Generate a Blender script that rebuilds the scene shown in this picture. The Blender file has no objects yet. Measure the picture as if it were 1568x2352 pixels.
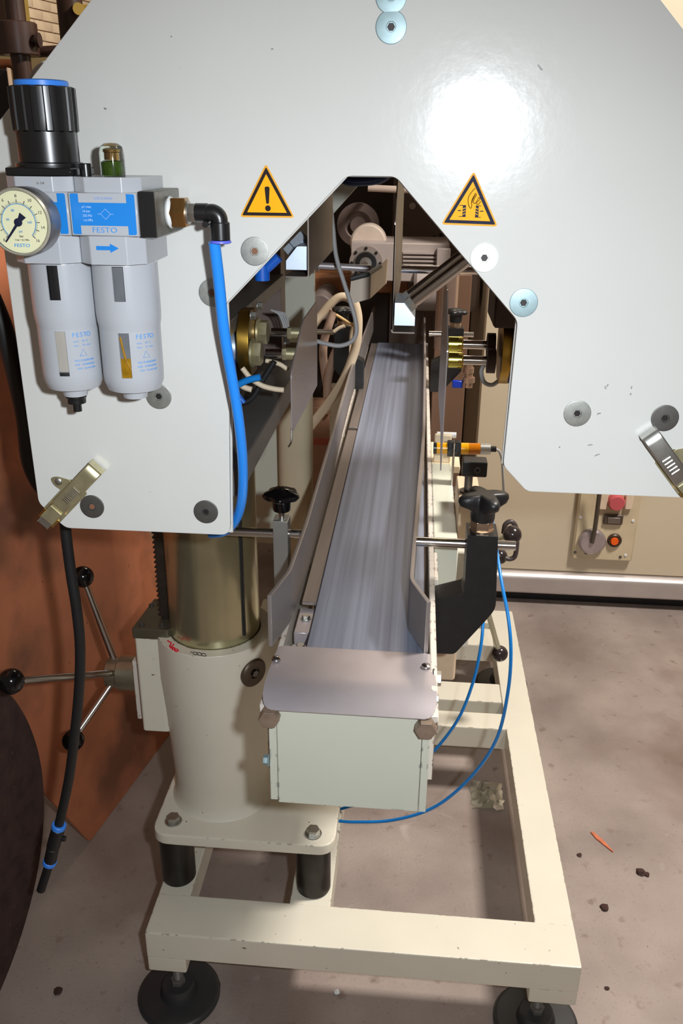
import bpy, bmesh, math, random
from mathutils import Vector as V, Matrix, Euler
random.seed(7)
S = bpy.context.scene
C = S.collection
# ---------------------------------------------------------------- camera
FPX, CX, CY, CAMH = 1980.0, 784.0, 1176.0, 1.5
_Y = V((970-CX, 350-CY, FPX)).normalized()
_D = V((736-CX, 5922-CY, FPX)); _D = (_D-_D.dot(_Y)*_Y).normalized()
_X = _D.cross(_Y)
if _X.x < 0: _X = -_X
_Z = -_D
cam_d = bpy.data.cameras.new('camera'); cam = bpy.data.objects.new('camera', cam_d); C.objects.link(cam)
cam_d.sensor_fit = 'VERTICAL'; cam_d.sensor_height = 36; cam_d.lens = 36*FPX/2352
cam_d.clip_start = .02; cam_d.clip_end = 100
R = Matrix(((_X.x, -_X.y, -_X.z), (_Y.x, -_Y.y, -_Y.z), (_Z.x, -_Z.y, -_Z.z)))
cam.matrix_world = Matrix.Translation((0, 0, CAMH)) @ R.to_4x4()
S.camera = cam
# ---------------------------------------------------------------- light: warm workshop light, the camera's flash and an added brick wall fill
w = bpy.data.worlds.new('world'); S.world = w; w.use_nodes = True
bg = w.node_tree.nodes['Background']; bg.inputs[0].default_value = (1.0, .80, .64, 1); bg.inputs[1].default_value = .14
def area(name, loc, target, size, size_y, power, col):
    l = bpy.data.lights.new(name, 'AREA'); l.shape = 'RECTANGLE'; l.size = size; l.size_y = size_y; l.energy = power; l.color = col
    o = bpy.data.objects.new(name, l); C.objects.link(o); o.location = loc
    o.rotation_euler = (V(target)-V(loc)).to_track_quat('-Z', 'Y').to_euler(); return o
area('brick_wall_fill', (-1.6, 6.5, 3.6), (-3.4, 8.6, 2.4), .8, .8, 80, (1, .88, .72))  # added fill to brighten the bricks, no lamp known there
area('window_light', (1.25, 1.5, 2.95), (.1, 1.4, .5), .4, .4, 95, (1, .93, .86))
area('ceiling_light.001', (.4, 6.0, 4.2), (-.4, 5.5, 0), 1.2, .8, 45, (1, .82, .64))
fl = bpy.data.lights.new('camera_flash', 'SPOT'); fl.energy = 47; fl.color = (.88, .94, 1.0); fl.shadow_soft_size = .016
fl.spot_size = math.radians(112); fl.spot_blend = 1
fo = bpy.data.objects.new('camera_flash', fl); C.objects.link(fo); fo.location = (.105, -.01, 1.545)
fo.rotation_euler = (V((-.12, 1.0, .90))-V(fo.location)).to_track_quat('-Z', 'Y').to_euler()
vs = S.view_settings; vs.view_transform = 'Standard'; vs.look = 'None'; vs.gamma = 1; vs.use_curve_mapping = False; vs.exposure = 0
# ---------------------------------------------------------------- projection helper: a pixel of the 1568x2352 frame on a real plane of the room
def at(px, py, y=None, z=None, x=None):
    d = V((px-CX, py-CY, FPX)); r = V((d.dot(_X), d.dot(_Y), d.dot(_Z)))
    t = y/r.y if y is not None else ((z-CAMH)/r.z if z is not None else x/r.x)
    return V((r.x*t, r.y*t, r.z*t+CAMH))
# ---------------------------------------------------------------- materials
def lin(c): return tuple(((v/255)/12.92 if v/255 <= .04045 else ((v/255+.055)/1.055)**2.4) for v in c)
MATS = {}
def mat(name, rgb, rough=.5, metal=0, var=.06, vscale=18, spots=0, spotcol=(60, 45, 35), sscale=60, bump=0, bscale=120, aniso=None, coat=0, trans=0, emit=0, stain=None, stscale=5, stth=.6, spec=.5, alpha=1, edge=None):
    if name in MATS: return MATS[name]
    m = bpy.data.materials.new(name); m.use_nodes = True; nt = m.node_tree; N = nt.nodes; L = nt.links
    b = N['Principled BSDF']; b.inputs['Roughness'].default_value = rough; b.inputs['Metallic'].default_value = metal
    b.inputs['Coat Weight'].default_value = coat; b.inputs['Coat Roughness'].default_value = .08
    b.inputs['Transmission Weight'].default_value = trans; b.inputs['Specular IOR Level'].default_value = spec
    b.inputs['Alpha'].default_value = alpha
    tc = N.new('ShaderNodeTexCoord'); mp = N.new('ShaderNodeMapping'); L.new(tc.outputs['Object'], mp.inputs[0])
    if aniso: mp.inputs['Scale'].default_value = aniso
    def noise(sc, det=4):
        n = N.new('ShaderNodeTexNoise'); n.inputs['Scale'].default_value = sc; n.inputs['Detail'].default_value = det
        L.new(mp.outputs[0], n.inputs['Vector']); return n
    def mix(fac, a, c):
        x = N.new('ShaderNodeMix'); x.data_type = 'RGBA'; L.new(fac, x.inputs[0])
        if isinstance(a, tuple): x.inputs[6].default_value = a
        else: L.new(a, x.inputs[6])
        x.inputs[7].default_value = c; return x.outputs[2]
    def ramp(src, lo, hi):
        r = N.new('ShaderNodeMapRange'); r.inputs[1].default_value = lo; r.inputs[2].default_value = hi; L.new(src, r.inputs[0]); return r.outputs[0]
    c = lin(rgb); n1 = noise(vscale)
    lo = tuple(min(1, v*(1-var)) for v in c)+(1,); hi = tuple(min(1, v*(1+var)) for v in c)+(1,)
    col = mix(ramp(n1.outputs[0], .3, .7), lo, hi)
    if stain: col = mix(ramp(noise(stscale, 6).outputs[0], stth, stth+.15), col, lin(stain)+(1,))
    if spots: col = mix(ramp(noise(sscale, 3).outputs[0], spots, spots+.02), col, lin(spotcol)+(1,))
    if edge:                                    # paint chipped off along the corners
        bv = N.new('ShaderNodeBevel'); bv.samples = 4; bv.inputs['Radius'].default_value = .004
        ge = N.new('ShaderNodeNewGeometry'); dt = N.new('ShaderNodeVectorMath'); dt.operation = 'DOT_PRODUCT'
        L.new(bv.outputs[0], dt.inputs[0]); L.new(ge.outputs['Normal'], dt.inputs[1])
        e1 = ramp(dt.outputs['Value'], .985, .93); e2 = ramp(noise(70, 5).outputs[0], .56, .60)
        mu = N.new('ShaderNodeMath'); mu.operation = 'MULTIPLY'; L.new(e1, mu.inputs[0]); L.new(e2, mu.inputs[1])
        col = mix(mu.outputs[0], col, lin(edge)+(1,))
    L.new(col, b.inputs['Base Color'])
    if bump:
        bp = N.new('ShaderNodeBump'); bp.inputs['Strength'].default_value = bump; bp.inputs['Distance'].default_value = .002
        L.new(noise(bscale, 5).outputs[0], bp.inputs['Height']); L.new(bp.outputs[0], b.inputs['Normal'])
    if metal and var: 
        L.new(ramp(n1.outputs[0], -.6, 1.6), b.inputs['Roughness']) if rough is None else None
    if emit:
        b.inputs['Emission Color'].default_value = lin(rgb)+(1,); b.inputs['Emission Strength'].default_value = emit
    MATS[name] = m; return m
guard = mat('guard_white_paint', (212, 212, 207), .15, spec=.3, var=.02, vscale=6, spots=.765, spotcol=(120, 118, 112), sscale=70, bump=.10, bscale=60)
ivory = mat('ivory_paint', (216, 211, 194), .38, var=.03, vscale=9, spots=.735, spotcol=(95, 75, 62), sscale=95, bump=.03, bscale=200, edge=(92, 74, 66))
ivory2 = mat('chipped_ivory_paint', (212, 204, 192), .4, var=.03, vscale=9, spots=.66, spotcol=(110, 80, 70), sscale=110, edge=(105, 72, 64))
greenwhite = mat('pale_grey_green_paint', (202, 204, 188), .35, var=.02, vscale=7, spots=.77, spotcol=(110, 110, 105), sscale=60, edge=(110, 112, 110))
beige = mat('beige_cabinet_paint', (208, 194, 168), .45, var=.03, vscale=4)
steel = mat('satin_stainless_steel', (196, 188, 190), .4, .6, var=.08, vscale=14)
bedsteel = mat('brushed_bed_steel', (146, 154, 174), .4, .5, var=.3, vscale=3, aniso=(26, .3, 1), bump=.05, bscale=25)
bright = mat('bright_steel', (205, 200, 195), .2, 1, var=.05)
coltube = mat('worn_column_steel', (186, 181, 148), .23, .85, var=.12, vscale=9, stain=(150, 142, 100), stscale=5, stth=.6, bump=.04, bscale=300)
zinc = mat('zinc_plated_steel', (188, 188, 182), .4, 1, var=.1, vscale=80)
olivez = mat('yellow_passivated_steel', (192, 184, 148), .36, .75, var=.2, vscale=60)
gold = mat('gold_passivated_steel', (176, 140, 62), .36, 1, var=.15, vscale=40)
brass = mat('brass', (190, 150, 95), .3, 1, var=.1, vscale=60)
washerm = mat('dull_washer_steel', (165, 166, 160), .5, .85, var=.1, vscale=200)
washd = mat('dark_washer_steel', (110, 108, 104), .5, .8, var=.08, vscale=200)
darksteel = mat('dark_steel', (108, 104, 100), .45, .35, var=.15, vscale=12, bump=.05, bscale=150)
boltst = mat('bolt_head_steel', (165, 145, 128), .4, .6, var=.15, vscale=60)
black = mat('black_plastic', (24, 24, 25), .3, var=.1, spec=.6)
blackm = mat('matt_black_plastic', (26, 26, 27), .42, var=.15, vscale=60, bump=.15, bscale=400, stain=(60, 60, 60), stscale=25, stth=.66)
gloss = mat('gloss_black_phenolic', (12, 12, 13), .13, var=0)
rubber = mat('black_rubber', (22, 22, 23), .55, var=.15)
blackox = mat('dark_spacer_steel', (44, 40, 36), .32, .5, var=.25, vscale=30)
frlgrey = mat('grey_enamel', (178, 181, 186), .25, var=.02)
festoblue = mat('label_blue', (30, 130, 215), .35, var=.02)
printblue = mat('print_blue', (70, 150, 225), .5, var=0)
white = mat('white_print', (190, 215, 235), .5, var=0)
tape = mat('white_thread_tape', (225, 228, 228), .6, var=.05)
hoseblue = mat('blue_hose_plastic', (40, 140, 240), .3, var=.02)
ringblue = mat('blue_ring_plastic', (60, 140, 245), .4, var=.02)
ringviolet = mat('violet_blue_ring', (100, 110, 230), .4, var=.02)
tubeblue = mat('thin_blue_tube', (20, 125, 205), .3, var=.03)
dial = mat('cream_dial', (222, 220, 180), .5, var=.02)
dialgrey = mat('dial_print_grey', (90, 90, 85), .6, var=0)
dialblue = mat('dial_print_blue', (110, 160, 205), .6, var=0)
navy = mat('needle_navy', (22, 26, 52), .4, var=0)
yellow = mat('warning_yellow', (250, 178, 8), .5, spec=.15, var=.03, vscale=40)
orangey = mat('warning_yellow_edge', (240, 170, 50), .5, spec=.15, var=.03)
inkblk = mat('warning_black', (28, 14, 16), .5, spec=.2, var=0)
inknavy = mat('warning_navy_black', (24, 26, 52), .55, spec=.15, var=.3, vscale=120)
glass = mat('clear_glass', (240, 250, 240), .03, var=0, trans=1)
clearp = mat('clear_plastic', (215, 210, 215), .12, var=0, trans=.85)
green = mat('green_oil', (70, 100, 15), .2, var=.2, vscale=200)
oil = mat('amber_oil', (150, 110, 20), .2, var=.3, vscale=100)
bowlglass = mat('smoky_bowl', (105, 108, 112), .15, var=.15, vscale=50)
filterw = mat('filter_element', (165, 160, 150), .7, var=.08)
rust = mat('rust_orange_sheet', (192, 118, 82), .5, var=.22, vscale=5, stain=(132, 86, 64), stscale=4, stth=.48, spots=.74, spotcol=(70, 40, 30), sscale=40)
darkbrown = mat('dark_rusty_iron', (66, 46, 38), .6, .2, var=.25, vscale=12, spots=.72, spotcol=(120, 100, 90), sscale=90)
maroon = mat('dark_maroon_felt', (62, 42, 38), .9, var=.35, vscale=30, spots=.70, spotcol=(110, 85, 80), sscale=160, bump=.5, bscale=90)
posts = mat('dark_brown_paint', (62, 42, 34), .35, var=.2)
cableb = mat('beige_cable', (214, 196, 168), .5, var=.05)
cableg = mat('grey_cable', (165, 165, 165), .5, var=.05)
pinkish = mat('machine_grey_paint', (182, 170, 164), .45, var=.05)
red = mat('red_marker', (225, 20, 45), .6, var=0)
inkb = mat('black_marker', (30, 30, 30), .6, var=0)
redbtn = mat('faded_red_button', (200, 90, 95), .4, var=.05)
orange = mat('orange_lamp', (240, 95, 10), .3, var=0)
yel = mat('sensor_yellow', (226, 160, 10), .25, var=.03)
ylw2 = mat('sensor_amber', (190, 110, 10), .2, var=.05)
alu = mat('cut_aluminium', (205, 218, 232), .45, .7, var=.03, vscale=200)
wood = mat('orange_wood', (160, 104, 62), .6, var=.15)
brickm = mat('pale_brick', (226, 206, 180), .8, var=.08, vscale=9)
mortar = mat('brick_mortar', (165, 140, 118), .9, var=.05)
bluepl = mat('blue_fitting_plastic', (20, 90, 190), .35, var=.05)
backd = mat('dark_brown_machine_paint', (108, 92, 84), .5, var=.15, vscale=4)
silverk = mat('painted_silver_rail', (200, 192, 188), .35, .6, var=.05)
# floor: stained concrete
fm = bpy.data.materials.new('concrete'); fm.use_nodes = True
def build_floor_mat(m):
    nt = m.node_tree; N = nt.nodes; L = nt.links; b = N['Principled BSDF']; b.inputs['Roughness'].default_value = .75
    tc = N.new('ShaderNodeTexCoord')
    def ns(sc, det, dist=0):
        n = N.new('ShaderNodeTexNoise'); n.inputs['Scale'].default_value = sc; n.inputs['Detail'].default_value = det; n.inputs['Distortion'].default_value = dist
        L.new(tc.outputs['Object'], n.inputs['Vector']); return n.outputs[0]
    def rg(s, a, c):
        r = N.new('ShaderNodeMapRange'); r.inputs[1].default_value = a; r.inputs[2].default_value = c; L.new(s, r.inputs[0]); return r.outputs[0]
    def mx(f, a, c, k=None):
        x = N.new('ShaderNodeMix'); x.data_type = 'RGBA'; L.new(f, x.inputs[0])
        if isinstance(a, tuple): x.inputs[6].default_value = lin(a)+(1,)
        else: L.new(a, x.inputs[6])
        x.inputs[7].default_value = lin(c)+(1,); return x.outputs[2]
    c = mx(rg(ns(3, 6), .3, .7), (128, 115, 108), (170, 156, 147))
    c = mx(rg(ns(1.7, 5, .4), .52, .72), c, (118, 98, 88))
    c = mx(rg(ns(5, 8, .8), .66, .78), c, (192, 182, 176))
    c = mx(rg(ns(26, 8), .62, .8), c, (112, 92, 84))
    c = mx(rg(ns(180, 4), .62, .8), c, (110, 96, 92))
    c = mx(rg(ns(75, 3), .765, .785), c, (62, 42, 38))
    L.new(c, b.inputs['Base Color'])
    bp = N.new('ShaderNodeBump'); bp.inputs['Strength'].default_value = .35; bp.inputs['Distance'].default_value = .003
    L.new(ns(140, 6), bp.inputs['Height']); L.new(bp.outputs[0], b.inputs['Normal'])
build_floor_mat(fm)
# ---------------------------------------------------------------- mesh helpers
def frame(ax):
    ax = V(ax).normalized(); u = ax.cross(V((0, 0, 1)))
    if u.length < 1e-3: u = V((1, 0, 0))
    u.normalize(); return u, ax.cross(u).normalized(), ax
def box(bm, a, b, bev=0, seg=1):
    a, b = V(a), V(b); lo = V([min(a[i], b[i]) for i in range(3)]); hi = V([max(a[i], b[i]) for i in range(3)])
    g = bmesh.ops.create_cube(bm, size=1); vs_ = g['verts']
    for v in vs_: v.co = V([lo[i]+(v.co[i]+.5)*(hi[i]-lo[i]) for i in range(3)])
    if bev:
        es = list({e for v in vs_ for e in v.link_edges}); bmesh.ops.bevel(bm, geom=es, offset=bev, segments=seg, affect='EDGES', profile=.5)
    return bm
def obox(bm, c, ax, ux, L_, W, H_, bev=0):      # oriented box: length along ax, width along ux
    ax = V(ax).normalized(); ux = (V(ux)-ax*V(ux).dot(ax)).normalized(); n = ax.cross(ux)
    g = bmesh.ops.create_cube(bm, size=1); vs_ = g['verts']
    for v in vs_: v.co = V(c)+ax*v.co.x*L_+ux*v.co.y*W+n*v.co.z*H_
    if bev:
        es = list({e for v in vs_ for e in v.link_edges}); bmesh.ops.bevel(bm, geom=es, offset=bev, segments=2, affect='EDGES', profile=.5)
    return bm
def lathe(bm, prof, o, ax, seg=32, skip=None, cap=True, rf=None):
    u, v_, ax = frame(ax); o = V(o); rings = []
    for k, (r, h) in enumerate(prof):
        if r < 1e-6: rings.append([bm.verts.new(o+ax*h)]); continue
        rings.append([bm.verts.new(o+ax*h+(u*math.cos(2*math.pi*i/seg)+v_*math.sin(2*math.pi*i/seg))*(r if rf is None else r*rf(2*math.pi*i/seg, k))) for i in range(seg)])
    for k in range(len(rings)-1):
        A, B = rings[k], rings[k+1]
        for i in range(seg):
            j = (i+1) % seg
            if skip and skip(i, k): continue
            if len(A) == 1 and len(B) == 1: continue
            if len(A) == 1: bm.faces.new((A[0], B[j], B[i]))
            elif len(B) == 1: bm.faces.new((A[i], A[j], B[0]))
            else: bm.faces.new((A[i], A[j], B[j], B[i]))
    if cap:
        if len(rings[0]) > 1: bm.faces.new(rings[0][::-1])
        if len(rings[-1]) > 1: bm.faces.new(rings[-1])
    bmesh.ops.recalc_face_normals(bm, faces=bm.faces)
    return bm
def cyl(bm, p0, p1, r, r1=None, seg=24, bev=0):
    p0, p1 = V(p0), V(p1); h = (p1-p0).length; r1 = r if r1 is None else r1
    prof = [(r, 0), (r1, h)] if not bev else [(r-bev, 0), (r, bev), (r1, h-bev), (r1-bev, h)]
    return lathe(bm, prof, p0, p1-p0, seg)
def hexp(bm, p0, p1, r, rot=0):
    p0, p1 = V(p0), V(p1); h = (p1-p0).length; c = r*.07
    return lathe(bm, [(r-c, 0), (r, c), (r, h-c), (r-c, h)], p0, p1-p0, 6)
def sph(bm, c, r, seg=24):
    n = 12; prof = [(r*math.sin(math.pi*i/n), -r*math.cos(math.pi*i/n)) for i in range(n+1)]
    prof[0] = (0, -r); prof[-1] = (0, r); return lathe(bm, prof, c, (0, 0, 1), seg)
def spline(pts, n=6):
    P = [V(p) for p in pts]; P = [2*P[0]-P[1]]+P+[2*P[-1]-P[-2]]; out = []
    for i in range(1, len(P)-2):
        for k in range(n):
            t = k/n; a, b, c, d = P[i-1:i+3]
            out.append(.5*((2*b)+(c-a)*t+(2*a-5*b+4*c-d)*t*t+(-a+3*b-3*c+d)*t**3))
    out.append(P[-2]); return out
def tube(bm, pts, r, seg=12, n=6):
    P = spline(pts, n) if n else [V(p) for p in pts]
    rings = []; u = None
    for i, p in enumerate(P):
        t = (P[min(i+1, len(P)-1)]-P[max(i-1, 0)]).normalized()
        if u is None: u = frame(t)[0]
        u = (u-t*u.dot(t)).normalized(); w_ = t.cross(u)
        rr = r if not callable(r) else r(i/(len(P)-1))
        rings.append([bm.verts.new(p+(u*math.cos(2*math.pi*k/seg)+w_*math.sin(2*math.pi*k/seg))*rr) for k in range(seg)])
    for a, b in zip(rings, rings[1:]):
        for k in range(seg): bm.faces.new((a[k], a[(k+1) % seg], b[(k+1) % seg], b[k]))
    bm.faces.new(rings[0][::-1]); bm.faces.new(rings[-1]); bmesh.ops.recalc_face_normals(bm, faces=bm.faces)
    return bm
def rpoly(pts, r, n=4):                         # round the corners of a 2-D polygon
    out = []; m = len(pts)
    for i in range(m):
        p = V(pts[i]).to_2d(); a = V(pts[i-1]).to_2d(); b = V(pts[(i+1) % m]).to_2d()
        rr = r[i] if isinstance(r, (list, tuple)) else r
        if rr <= 0: out.append((p.x, p.y)); continue
        da, db = (a-p), (b-p); k = min(rr, da.length*.45, db.length*.45); A = p+da.normalized()*k; B = p+db.normalized()*k
        for j in range(n+1):
            t = j/n; q = A*(1-t)**2+p*2*t*(1-t)+B*t*t; out.append((q.x, q.y))
    return out
def prism(bm, pts, axis, a, b, bev=0):          # extrude a 2-D outline along an axis
    def mk(p, t): return {'y': (p[0], t, p[1]), 'x': (t, p[0], p[1]), 'z': (p[0], p[1], t)}[axis]
    A = [bm.verts.new(mk(p, a)) for p in pts]; B = [bm.verts.new(mk(p, b)) for p in pts]; n = len(pts)
    fs = [bm.faces.new(A), bm.faces.new(B[::-1])]
    for i in range(n): fs.append(bm.faces.new((A[i], B[i], B[(i+1) % n], A[(i+1) % n])))
    bmesh.ops.recalc_face_normals(bm, faces=fs)
    caps = fs[:2]
    if bev:
        r_ = bmesh.ops.bevel(bm, geom=list(fs[0].edges)+list(fs[1].edges), offset=bev, segments=2, affect='EDGES', profile=.5)
    big = [f for f in bm.faces if len(f.verts) > 4]
    if big: bmesh.ops.triangulate(bm, faces=big, ngon_method='EAR_CLIP')
    return bm
def xprism(bm, pts, o, eu, ev, th):             # same, in any plane
    o, eu, ev = V(o), V(eu).normalized(), V(ev).normalized(); n_ = eu.cross(ev)
    A = [bm.verts.new(o+eu*p[0]+ev*p[1]) for p in pts]; B = [bm.verts.new(a.co+n_*th) for a in A]; n = len(pts)
    fs = [bm.faces.new(A), bm.faces.new(B[::-1])]
    for i in range(n): fs.append(bm.faces.new((A[i], B[i], B[(i+1) % n], A[(i+1) % n])))
    bmesh.ops.recalc_face_normals(bm, faces=fs); return bm
def strip(bm, path, zlo, zhi, th, side=1):      # a sheet standing on edge along an x-y path
    P = [V((p[0], p[1], 0)) for p in path]; n = len(P); L1, L2 = [], []
    for i, p in enumerate(P):
        t = (P[min(i+1, n-1)]-P[max(i-1, 0)]).normalized(); q = V((-t.y, t.x, 0))*side*th
        zl = zlo[i] if isinstance(zlo, list) else zlo; zh = zhi[i] if isinstance(zhi, list) else zhi
        L1.append((bm.verts.new((p.x, p.y, zl)), bm.verts.new((p.x, p.y, zh)))); L2.append((bm.verts.new((p.x+q.x, p.y+q.y, zl)), bm.verts.new((p.x+q.x, p.y+q.y, zh))))
    for i in range(n-1):
        a, b, c, d = L1[i], L1[i+1], L2[i], L2[i+1]
        for f in ((a[0], b[0], b[1], a[1]), (c[0], c[1], d[1], d[0]), (a[1], b[1], d[1], c[1]), (a[0], c[0], d[0], b[0])): bm.faces.new(f)
    for i in (0, n-1): bm.faces.new((L1[i][0], L1[i][1], L2[i][1], L2[i][0]))
    bmesh.ops.recalc_face_normals(bm, faces=bm.faces); return bm
def NB(): return bmesh.new()
def obj(name, bm, m, parent=None, label=None, smooth=42):
    me = bpy.data.meshes.new(name); bm.to_mesh(me); bm.free(); me.materials.append(m)
    if smooth:
        for p in me.polygons: p.use_smooth = True
        me.set_sharp_from_angle(angle=math.radians(smooth))
    o = bpy.data.objects.new(name, me); C.objects.link(o)
    if smooth:
        wm_ = o.modifiers.new('weighted_normal', 'WEIGHTED_NORMAL'); wm_.keep_sharp = True; wm_.weight = 80
    if parent: adopt(o, parent)
    if label: o['label'] = label
    return o
def worldloc(o):
    p = V((0, 0, 0))
    while o: p += o.location; o = o.parent
    return p
def adopt(o, parent):
    o.parent = parent; off = worldloc(parent); me = o.data
    if me and hasattr(me, 'vertices'): me.transform(Matrix.Translation(-off))
def tag(o, label, cat, group=None):
    o['label'] = label; o['category'] = cat
    if group: o['group'] = group
    return o
def solo(name, bm, m, label, cat, group=None, smooth=42):   # a thing that is one mesh, origin at its base
    o = obj(name, bm, m, smooth=smooth); tag(o, label, cat, group); rebase(o); return o
def rebase(o):
    vs_ = [v.co for v in o.data.vertices]; c = V(((min(v.x for v in vs_)+max(v.x for v in vs_))/2, (min(v.y for v in vs_)+max(v.y for v in vs_))/2, min(v.z for v in vs_)))
    o.data.transform(Matrix.Translation(-c)); o.location = c
def thing(name, label, cat, loc, group=None):
    o = bpy.data.objects.new(name, None); C.objects.link(o); o.location = V(loc); o.empty_display_size = .02
    return tag(o, label, cat, group)
def struct(name, bm, m, smooth=35):
    o = obj(name, bm, m, smooth=smooth); o['kind'] = 'structure'; return o
def dup(root, delta, label=None, group=None, rotz=0):
    r = root.copy(); C.objects.link(r); r.location = root.location+V(delta); r.rotation_euler.z = rotz
    if label: r['label'] = label
    if group: r['group'] = group
    for ch in root.children:
        c = ch.copy(); C.objects.link(c); c.parent = r
        for g in ch.children:
            d = g.copy(); C.objects.link(d); d.parent = c
    return r
def text(name, s, size, o, eu, ev, m, parent, align='CENTER', th=.0002, sx=1):
    cu = bpy.data.curves.new(name, 'FONT'); cu.body = s; cu.size = size; cu.align_x = align; cu.align_y = 'CENTER'; cu.extrude = th/2; cu.resolution_u = 3
    t = bpy.data.objects.new(name, cu); C.objects.link(t); dg = bpy.context.evaluated_depsgraph_get()
    me = bpy.data.meshes.new_from_object(t.evaluated_get(dg)); bpy.data.objects.remove(t)
    eu, ev = V(eu).normalized(), V(ev).normalized(); n_ = eu.cross(ev)
    M = Matrix(((eu.x*sx, ev.x, n_.x, o[0]), (eu.y*sx, ev.y, n_.y, o[1]), (eu.z*sx, ev.z, n_.z, o[2]), (0, 0, 0, 1)))
    me.transform(M); me.materials.clear(); me.materials.append(m)
    ob = bpy.data.objects.new(name, me); C.objects.link(ob)
    if parent: adopt(ob, parent)
    return ob
def hexbolt(parent, p, ax, r=.01, h=.008, m=zinc, washer=True, name='bolt', label=None):
    p = V(p); ax = V(ax).normalized(); b = NB()
    if washer: lathe(b, [(r*1.25, 0), (r*1.3, r*.1), (r*1.25, r*.22)], p, ax, 24)
    hexp(b, p+ax*r*.2, p+ax*(r*.2+h), r); return obj(name, b, m, parent, label)
X1, Z1, Y1 = V((1, 0, 0)), V((0, 0, 1)), V((0, 1, 0))

# ================================================================ SETTING
b = NB(); box(b, (-6, -2.5, -.1), (6, 12, 0)); fo_ = struct('floor', b, fm)
# side wall of pale brick seen in the top left corner
wp = at(100, 60, y=9); wd = V((.25, .968, 0)).normalized(); wn = V((wd.y, -wd.x, 0))
b = NB(); obox(b, wp+V((0, 0, 1.9-wp.z))-wn*.06-wd*1.5, wd, Z1, 13, 3.8, .1); wl = struct('wall_left', b, mortar)
wl_inv = None
bl, bh = .265, .086
bm0 = NB(); obox(bm0, (0, 0, 0), wd, Z1, bl-.012, bh-.010, .014, bev=.002); bme = None
k = 0
for r_ in range(-8, 9):
    for c_ in range(-7, 9):
        p = wp+wd*((c_+(.5 if r_ % 2 else 0))*bl)+Z1*(r_*bh)-wn*.003+wn*random.uniform(-.001, .001)
        if bme is None:
            ob = obj('brick', bm0, brickm); bme = ob.data; ob.location = p
        else:
            ob = bpy.data.objects.new('brick', bme); C.objects.link(ob); ob.location = p
        ob.parent = wl; k += 1
b = NB(); box(b, (-6, 11.8, 0), (6, 12, 4.5)); struct('wall_back', b, mat('workshop_wall_paint', (168, 158, 132), .8, var=.1))

# ================================================================ FRONT GUARD PLATE
PY = .9
g = thing('guard_plate', 'large white painted octagonal guard plate with a polygonal opening and two warning triangles', 'machine guard', (-.05, PY+.005, 1.087))
out = [(-.43, 1.118), (-.401, 1.087), (-.204, 1.087), (-.198, 1.27), (-.198, 1.352), (-.073, 1.478), (-.025, 1.478), (.104, 1.342), (.102, 1.185), (.130, 1.156), (.304, 1.156), (.33, 1.182), (.33, 1.502), (.03, 1.80), (-.14, 1.80), (-.43, 1.512)]
rr = [.006, .006, .012, 0, .004, .006, .006, .006, .006, .006, .006, .006, .01, .01, .01, .01]
b = NB(); prism(b, rpoly(out, rr), 'y', PY, PY+.006, bev=.001); obj('plate', b, guard, g)
def inset(pts, d):
    c = V((-.05, 1.4)); res = []
    for i, p in enumerate(pts):
        a = V(pts[i-1]); q = V(pts[(i+1) % len(pts)]); p = V(p)
        n1 = V((-(p-a).y, (p-a).x)).normalized(); n2 = V((-(q-p).y, (q-p).x)).normalized(); m_ = (n1+n2)
        m_ = m_.normalized()/max(.5, m_.normalized().dot(n1)); res.append(tuple(p+m_*d))
    return res
b = NB(); prism(b, inset(out, .003), 'y', PY+.0062, PY+.010); obj('gasket', b, rubber, g)
b = NB(); prism(b, inset(out, -.001), 'y', PY+.0102, PY+.0142, bev=.0008); obj('backing_plate', b, guard, g)
def screw(x, z, m, rot=0, rusty=False):
    b = NB(); lathe(b, [(.0142, 0), (.0142, .0012), (.0134, .0016), (.0046, .0018), (.0042, .0004), (0, .0004)], (x, PY-.0002, z), (0, -1, 0), 36)
    s = obj('countersunk_screw', b, m, g)
    b = NB(); hexp(b, (x, PY-.0009, z), (x, PY-.0014, z), .0036); obj('hex_socket', b, mat('socket_rust', (130, 90, 66), .7) if rusty else mat('socket_dark', (52, 48, 48), .5, .6), s)
bluez = mat('bluish_zinc_screw', (150, 172, 176), .45, .5, var=.06, vscale=150)
for (px, py, m, ru) in [(898, 62, bluez, 0), (898, -8, bluez, 0), (585, 577, washerm, 1), (1112, 592, mat('bright_screw', (225, 232, 222), .45, .3, var=.05), 0), (1202, 695, bluez, 0), (488, 672, washerm, 1), (365, 910, washerm, 0), (212, 1163, washd, 1), (473, 1175, washd, 0), (1325, 949, washerm, 0), (1526, 960, washd, 0)]:
    p = at(px, py, y=PY); screw(p.x, p.z, m, 0, ru)
def tri(cx, zb, half, h, r, rot=0):
    p = [(-half, 0), (half, 0), (0, h)]; ca, sa = math.cos(rot), math.sin(rot)
    p = [(x*ca-y*sa+cx, x*sa+y*ca+zb) for x, y in p]; return rpoly(p, r, 5)
def flat(name, pts, lay, m, parent, th=.0002):
    b = NB(); prism(b, pts, 'y', PY-.0003*lay-.0001, PY-.0003*lay-.0001-th); return obj(name, b, m, parent, smooth=0)
def sticker(cx, zb, rot, ink, edge):
    s = flat('warning_sticker', tri(cx, zb-.0005, .0278, .0502, .004, rot), 1, edge, g)
    flat('black_border', tri(cx, zb+.0012, .0252, .0452, .0015, rot), 2, ink, s)
    flat('yellow_field', tri(cx, zb+.0042, .0200, .0358, .0006, rot), 3, yellow, s)
    return s
s1 = sticker(-.152, 1.4390, 0, inkblk, orangey); s1['label'] = 'yellow triangle sticker with an exclamation mark'
cx_, zb_ = -.1515, 1.4390
ex = [(-.0026, .0285), (.0026, .0285), (.0015, .0125), (-.0012, .0125)]
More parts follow.
